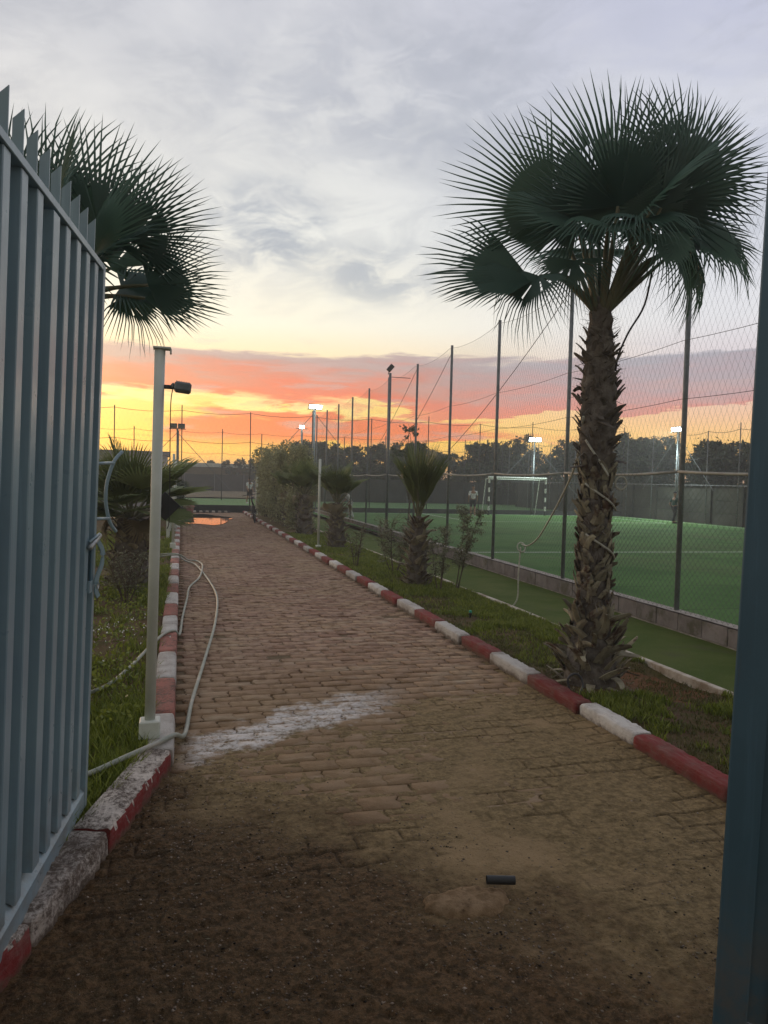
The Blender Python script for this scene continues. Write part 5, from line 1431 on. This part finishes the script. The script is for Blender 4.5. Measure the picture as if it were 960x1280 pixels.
# stone with the short black pipe
def mound():
    V = [(1.06, 2.53, .050)]; n = 44; F = []; rings = ((.2, .050), (.42, .049), (.62, .046), (.80, .043), (.93, .036), (1.02, .018), (1.06, -.01))
    for k, (q, z) in enumerate(rings):
        for i in range(n):
            a = 2 * PI * i / n; ca, sa = math.cos(a), math.sin(a)
            r_ = q * (1 + .20 * mnoise.noise(Vector((ca * 1.6, sa * 1.6, 3))) + .09 * mnoise.noise(Vector((ca * 6, sa * 6, 5))))
            x = 1.06 + .17 * r_ * ca; y = 2.53 + .085 * r_ * sa
            V.append((x, y, z + .010 * mnoise.noise(Vector((x * 28, y * 28, 1))) + .005 * mnoise.noise(Vector((x * 90, y * 90, 1)))))
    for i in range(n): F.append((0, 1 + i, 1 + (i + 1) % n))
    for k in range(len(rings) - 1):
        for i in range(n): F.append((1 + k * n + i, 1 + (k + 1) * n + i, 1 + (k + 1) * n + (i + 1) % n, 1 + k * n + (i + 1) % n))
    m = MB(); m.add(V, F); return m
tag(mound().build('buried_stone', M['stone'], None, smooth=True), 'flat tan stone half buried in the soil before the gate', 'stone')
b = MB(); b.tube([(1.155, 2.575, .075), (1.262, 2.55, .073)], .0165, 16, cap=False); b.tube([(1.1555, 2.5749, .075), (1.2615, 2.5501, .073)], .0135, 16, cap=False)
tag(b.build('pipe_stub', M['black'], None, smooth=True), 'short black pipe lying on the tan stone', 'pipe')
# sprinkler
t = thing('sprinkler', (3.19, 7.79, .06), 'small dark sprinkler with a green cap in the right-hand lawn', 'sprinkler')
b = MB(); b.tube([(3.19, 7.79, .03), (3.19, 7.79, .13)], .012, 8); b.tube([(3.19, 7.79, .105), (3.19, 7.79, .125)], .02, 8); b.build('riser', M['black'], t)
b = MB(); b.tube([(3.19, 7.79, .132), (3.19, 7.79, .15), (3.19, 7.79, .158)], [.018, .018, .008], 10); b.build('cap', M['green_plastic'], t)

# ------------------------------------------------------------------ flower pot, striped kerb at the path's end
t = thing('flower_pot', (.31, 31.7, .02), 'pink flower pot with a scrappy plant at the far left end of the path', 'flower pot')
b = MB(); b.tube([(.31, 31.7, .02), (.31, 31.7, .30), (.31, 31.7, .36)], [.15, .21, .22], 14); b.tube([(.31, 31.7, .33), (.31, 31.7, .38)], .235, 14); b.build('pot', M['pot'], t)
r = np.random.RandomState(3); P = np.stack([.0 + r.normal(0, .10, 160), r.normal(0, .10, 160), .42 + np.abs(r.normal(0, .10, 160))], 1); V, F = leaf_quads(P, None, .03 + .03 * r.rand(160), r, .4)
link('plant', np_mesh('plant', V, F, M['olive_leaf']), t)
ks = thing('kerb', (0, 33.3, 0), None, None); ks['kind'] = 'structure'
for i in range(7):
    b = MB(); b.box((.30 + i * .27, 33.45 + .03 * i, .05), (.13, .16, .10)); b.build('kerb_stone', M['white_kerb'], ks, bevel=.015)
    b = MB(); b.box((.435 + i * .27, 33.46 + .03 * i, .045), (.12, .15, .09)); b.build('kerb_stone', M['black'], ks, bevel=.01)
bush(-.05, 30.4, 1.35, .62, 260, 'dark small bush at the far left end of the path', leaf=.035, nper=260, mat='tree_leaf', nb=6)

# ------------------------------------------------------------------ bicycle leaning at the right kerb
def bicycle(x, y, z, rz, lean, label):
    t = thing('bicycle', (x, y, z), label, 'bicycle', rz=rz)
    def part(nm, mb, mt, par=None, smooth=True):
        o = mb.build(nm, M[mt], None, smooth=smooth); o.parent = par or t; return o
    Rw = .33
    def circ(cx, cz, r_, n=28): return [(cx + r_ * math.cos(2 * PI * k / n), 0, cz + r_ * math.sin(2 * PI * k / n)) for k in range(n + 1)]
    for cx in (0, 1.04):
        b = MB(); b.tube(circ(cx, Rw, Rw - .02), .022, 8, cap=False); ty = part('wheel', b, 'black')
        b = MB(); b.tube(circ(cx, Rw, Rw - .05), .009, 6, cap=False); part('rim', b, 'bright_steel', ty)
        b = MB()
        for k in range(14):
            a = 2 * PI * k / 14; b.tube([(cx, .02 * (-1) ** k, Rw), (cx + (Rw - .05) * math.cos(a), 0, Rw + (Rw - .05) * math.sin(a))], .0022, 3, cap=False)
        b.tube([(cx, -.05, Rw), (cx, .05, Rw)], .02, 8); part('spokes', b, 'bright_steel', ty)
    b = MB()
    for a, c in (((.17, 0, .86), (.24, 0, .62)), ((.22, 0, .68), (.62, 0, .30)), ((.20, 0, .80), (.58, 0, .76)), ((.55, 0, .86), (.62, 0, .30)), ((.62, 0, .30), (1.04, .05, Rw)), ((.62, 0, .30), (1.04, -.05, Rw)), ((.57, 0, .76), (1.04, .05, Rw)), ((.57, 0, .76), (1.04, -.05, Rw))):
        b.tube([a, c], .017, 7)
    part('frame', b, 'dark_cloth')
    b = MB(); b.tube([(.24, .045, .62), (.10, .05, .45), (0, .05, Rw)], .013, 6); b.tube([(.24, -.045, .62), (.10, -.05, .45), (0, -.05, Rw)], .013, 6); part('fork', b, 'dark_steel')
    b = MB(); b.tube([(.17, 0, .86), (.15, 0, .98)], .014, 6); b.tube(spline([(.22, -.30, .99), (.14, -.2, 1.0), (.15, 0, .98), (.14, .2, 1.0), (.22, .30, .99)]), .012, 6); part('handlebar', b, 'dark_steel')
    b = MB(); b.add([(.45, 0, .885), (.56, -.04, .90), (.70, -.08, .91), (.72, 0, .92), (.70, .08, .91), (.56, .04, .90), (.45, 0, .86), (.56, -.035, .87), (.70, -.07, .86), (.72, 0, .86), (.70, .07, .86), (.56, .035, .87)],
                  [(0, 1, 2, 3, 4, 5), (11, 10, 9, 8, 7, 6)] + [(k, (k + 1) % 6 + 0, (k + 1) % 6 + 6, k + 6)[::-1] for k in range(6)]); part('saddle', b, 'black')
    b = MB(); b.tube([(.62, -.09, .30), (.62, .09, .30)], .012, 6); b.box((.70, .10, .16), (.09, .09, .02)); b.box((.54, -.10, .44), (.09, .09, .02)); b.tube([(.62, .09, .30), (.70, .09, .16)], .01, 5); b.tube([(.62, -.09, .30), (.54, -.09, .44)], .01, 5); part('pedals', b, 'dark_steel')
    t.rotation_euler = (lean, 0, rz)
    return t
bicycle(2.50, 26.2, .02, R(83), R(-9), 'black bicycle parked at the far end of the right kerb, front wheel towards us')

# ------------------------------------------------------------------ people
def skin_body(name, joints, edges_, mat, parent, sub=2):
    me = bpy.data.meshes.new(name); me.from_pydata([j[:3] for j in joints], edges_, [])
    o = bpy.data.objects.new(name, me); col.objects.link(o)
    md = o.modifiers.new('skin', 'SKIN'); md.use_smooth_shade = True
    for i, j in enumerate(joints): me.skin_vertices[0].data[i].radius = (j[3], j[4] if len(j) > 4 else j[3])
    me.skin_vertices[0].data[0].use_root = True
    s_ = o.modifiers.new('sub', 'SUBSURF'); s_.levels = sub; s_.render_levels = sub
    dg = bpy.context.evaluated_depsgraph_get(); ev = o.evaluated_get(dg); nm = bpy.data.meshes.new_from_object(ev)
    bpy.data.objects.remove(o); nm.materials.clear(); nm.materials.append(M[mat])
    o = link(name, nm, parent); return o
def person(x, y, z, rz, h, label, shirt, trousers, step=.22, arm=.25, crouch=0.0, bend=0.0, short=True):
    """faces -y in its own frame before rz"""
    s = h / 1.75; t = thing('person', (x, y, z), label, 'person', rz=rz)
    hip = .92 - crouch * .42; fx, bx = -step, step
    kneef = (.10, fx - crouch * .36, .48 - crouch * .02); kneeb = (-.10, bx * .3 - crouch * .25, .47 - crouch * .02)
    chest_y = -bend * .42; nk = 1.44 - crouch * .42 - bend * .10
    J = [(0, 0, hip, .115, .10), (0, chest_y * .4, (hip + nk) / 2, .125, .095), (0, chest_y * .85, nk - .13, .15, .10), (0, chest_y, nk, .055), (0, chest_y * 1.08, nk + .09, .058),
         (0, chest_y * 1.12 - .01, nk + .17, .085, .095), (0, chest_y * 1.15, nk + .27, .075, .085),
         (.095, 0, hip - .05, .085), (*kneef, .058), (.10, fx * 1.1 + .06 , .10, .04), (.11, fx * 1.1 - .10, .035, .038),
         (-.095, 0, hip - .05, .085), (*kneeb, .058), (-.10, bx * 1.1 + .06, .10, .04), (-.11, bx * 1.1 - .10, .035, .038),
         (.19, chest_y * .9, nk - .07, .052), (.245, chest_y * .8 + arm * .6, nk - .35, .038), (.25, chest_y * .9 - .08 + arm * .2, nk - .58, .03), (.25, chest_y - .12 + arm * .2, nk - .68, .026),
         (-.19, chest_y * .9, nk - .07, .052), (-.245, chest_y * .8 - arm * .4, nk - .34, .038), (-.25, chest_y * .9 - .14 - arm * .7, nk - .55, .03), (-.24, chest_y - .18 - arm * .8, nk - .64, .026)]
    J = [tuple(v * s for v in j) for j in J]
    E = [(0, 1), (1, 2), (2, 3), (3, 4), (4, 5), (5, 6), (0, 7), (7, 8), (8, 9), (9, 10), (0, 11), (11, 12), (12, 13), (13, 14), (2, 15), (15, 16), (16, 17), (17, 18), (2, 19), (19, 20), (20, 21), (21, 22)]
    body = skin_body('body', J, E, 'skin', t)
    g_ = lambda j, k: tuple(list(j[:3]) + [q * k for q in j[3:]])
    md = lambda a, c, f: tuple(a[i] + (c[i] - a[i]) * f for i in range(3)) + (a[3] * (1 - f) + c[3] * f,)
    Jt = [g_(J[0], 1.16), g_(J[1], 1.15), g_(J[2], 1.12), tuple(list(J[3][:3]) + [J[3][3] * 1.25]), g_(J[15], 1.25), md(J[15], J[16], .8)[:3] + (.056 * s,), g_(J[19], 1.25), md(J[19], J[20], .8)[:3] + (.056 * s,)]
    skin_body('shirt', Jt, [(0, 1), (1, 2), (2, 3), (2, 4), (4, 5), (2, 6), (6, 7)], shirt, t)
    k_ = .95 if short else 1.9
    def leg(a, b_, c):
        return [g_(a, 1.15), (md(a, b_, .9)[:3] + (.08 * s,))] if short else [g_(a, 1.12), g_(b_, 1.2), c[:3] + (.056 * s,)]
    A = leg(J[7], J[8], J[9]); B = leg(J[11], J[12], J[13]); Jp = [g_(J[0], 1.12)] + A + B; n = len(A)
    Ed = [(0, 1)] + [(1 + i, 2 + i) for i in range(n - 1)] + [(0, 1 + n)] + [(1 + n + i, 2 + n + i) for i in range(n - 1)]
    skin_body('trousers', Jp, Ed, trousers, t)
    hd = J[6]; V = []; F = []; b = MB(); n = 10
    cx, cy, cz = J[5][0], J[5][1] + .012 * s, J[5][2] + .055 * s
    for i in range(5):
        el = R(5 + 85 * i / 4)
        for k in range(n): a = 2 * PI * k / n; b.v.append((cx + .097 * s * math.cos(el) * math.cos(a), cy + .112 * s * math.cos(el) * math.sin(a), cz + .115 * s * math.sin(el)))
    for i in range(4):
        for k in range(n): b.f.append([i * n + k, i * n + (k + 1) % n, (i + 1) * n + (k + 1) % n, (i + 1) * n + k]); b.m.append(0)
    o = b.build('hair', M['hair'], None, smooth=True); o.parent = t
    b = MB()
    for j in (J[10], J[14]): b.box((j[0], j[1] + .03 * s, j[2] - .002), (.095 * s, .26 * s, .08 * s), taper=.7)
    o = b.build('shoes', M['white_cloth'] if short else M['dark_cloth'], None, bevel=.012 * s); o.parent = t
    b = MB(); b.box((cx, J[5][1] - .098 * s, J[5][2] + .0 * s), (.022 * s, .03 * s, .04 * s), taper=.5)
    for sx in (-1, 1): b.box((cx + sx * .088 * s, cy, J[5][2]), (.015 * s, .03 * s, .05 * s))
    o = b.build('face_features', M['skin'], None, bevel=.004 * s); o.parent = t
    return t
person(12.9, 31.6, FZ, R(160), 1.42, 'boy in a white shirt running on the pitch, left of the goal', 'white_cloth', 'dark_cloth', step=.2)
person(20.5, 27.4, FZ, R(90), 1.36, 'figure in dark green standing near the far wall, behind a fence post', 'teal_cloth', 'dark_cloth', step=.1, short=False)
person(3.95, 45.0, .06, R(20), 1.55, 'player in a white shirt on the far pitch, above the end of the path', 'white_cloth', 'dark_cloth', step=.16)
person(6.25, 27.6, FZ, R(-100), 1.25, 'child in white bending forward just inside the pitch fence', 'white_cloth', 'white_cloth', step=.1, bend=.5, short=False)

# ------------------------------------------------------------------ low buildings on the horizon
t = thing('long_building', (-12, 86, 0), 'long low grey building with a flat roof on the left horizon', 'building')
b = MB(); b.box((-10.4, 90, 1.9), (17.5, 8, 3.8)); b.build('wall', M['pale_wall'], t)
b = MB(); b.box((-10.4, 90, 4.05), (18.1, 8.6, .42)); b.build('roof', M['roof'], t)
for i in range(6):
    b = MB(); b.box((-17.6 + i * 2.9, 85.97, 2.6), (1.4, .08, 1.0)); b.build('window', M['dark_steel'], t)
t = thing('white_shed', (3.5, 88, 0), 'low white flat-roofed building on the horizon above the path', 'building')
b = MB(); b.box((4.6, 91, 1.35), (9.4, 5, 2.7)); b.build('wall', M['orange_wall'], t)
b = MB(); b.box((4.6, 91, 2.95), (9.9, 5.4, .46)); b.build('roof', M['white_steel'], t)
b = MB(); b.box((6.2, 88.46, 1.0), (1.1, .06, 2.0)); b.build('door', M['dark_steel'], t)
b = MB(); b.box((-2.3, 27.5, .85), (3.2, .16, 1.0)); tag(b.build('rendered_wall', M['pale_wall'], None, bevel=.01), 'pale lilac rendered wall behind the low bushy palm', 'wall')
b = MB(); b.box((-2.3, 27.38, .18), (3.4, .12, .28)); tag(b.build('kerb', M['block'], None, bevel=.01), kind='structure')

# ------------------------------------------------------------------ the hazy, slightly smoky evening air
b = MB(); b.box((60, 180, 3.05), (648, 488, 8.3)); hz_ = b.build('haze', [], None); hz_['kind'] = 'stuff'; hz_['label'] = 'thin pale evening haze'
hm_ = bpy.data.materials.new('haze'); hm_.use_nodes = True; hm_.node_tree.nodes.clear()
pv_ = hm_.node_tree.nodes.new('ShaderNodeVolumePrincipled'); ho_ = hm_.node_tree.nodes.new('ShaderNodeOutputMaterial')
pv_.inputs['Color'].default_value = (.86, .90, .92, 1); pv_.inputs['Density'].default_value = HAZE; pv_.inputs['Anisotropy'].default_value = .35
hm_.node_tree.links.new(pv_.outputs[0], ho_.inputs['Volume']); hz_.data.materials.append(hm_)
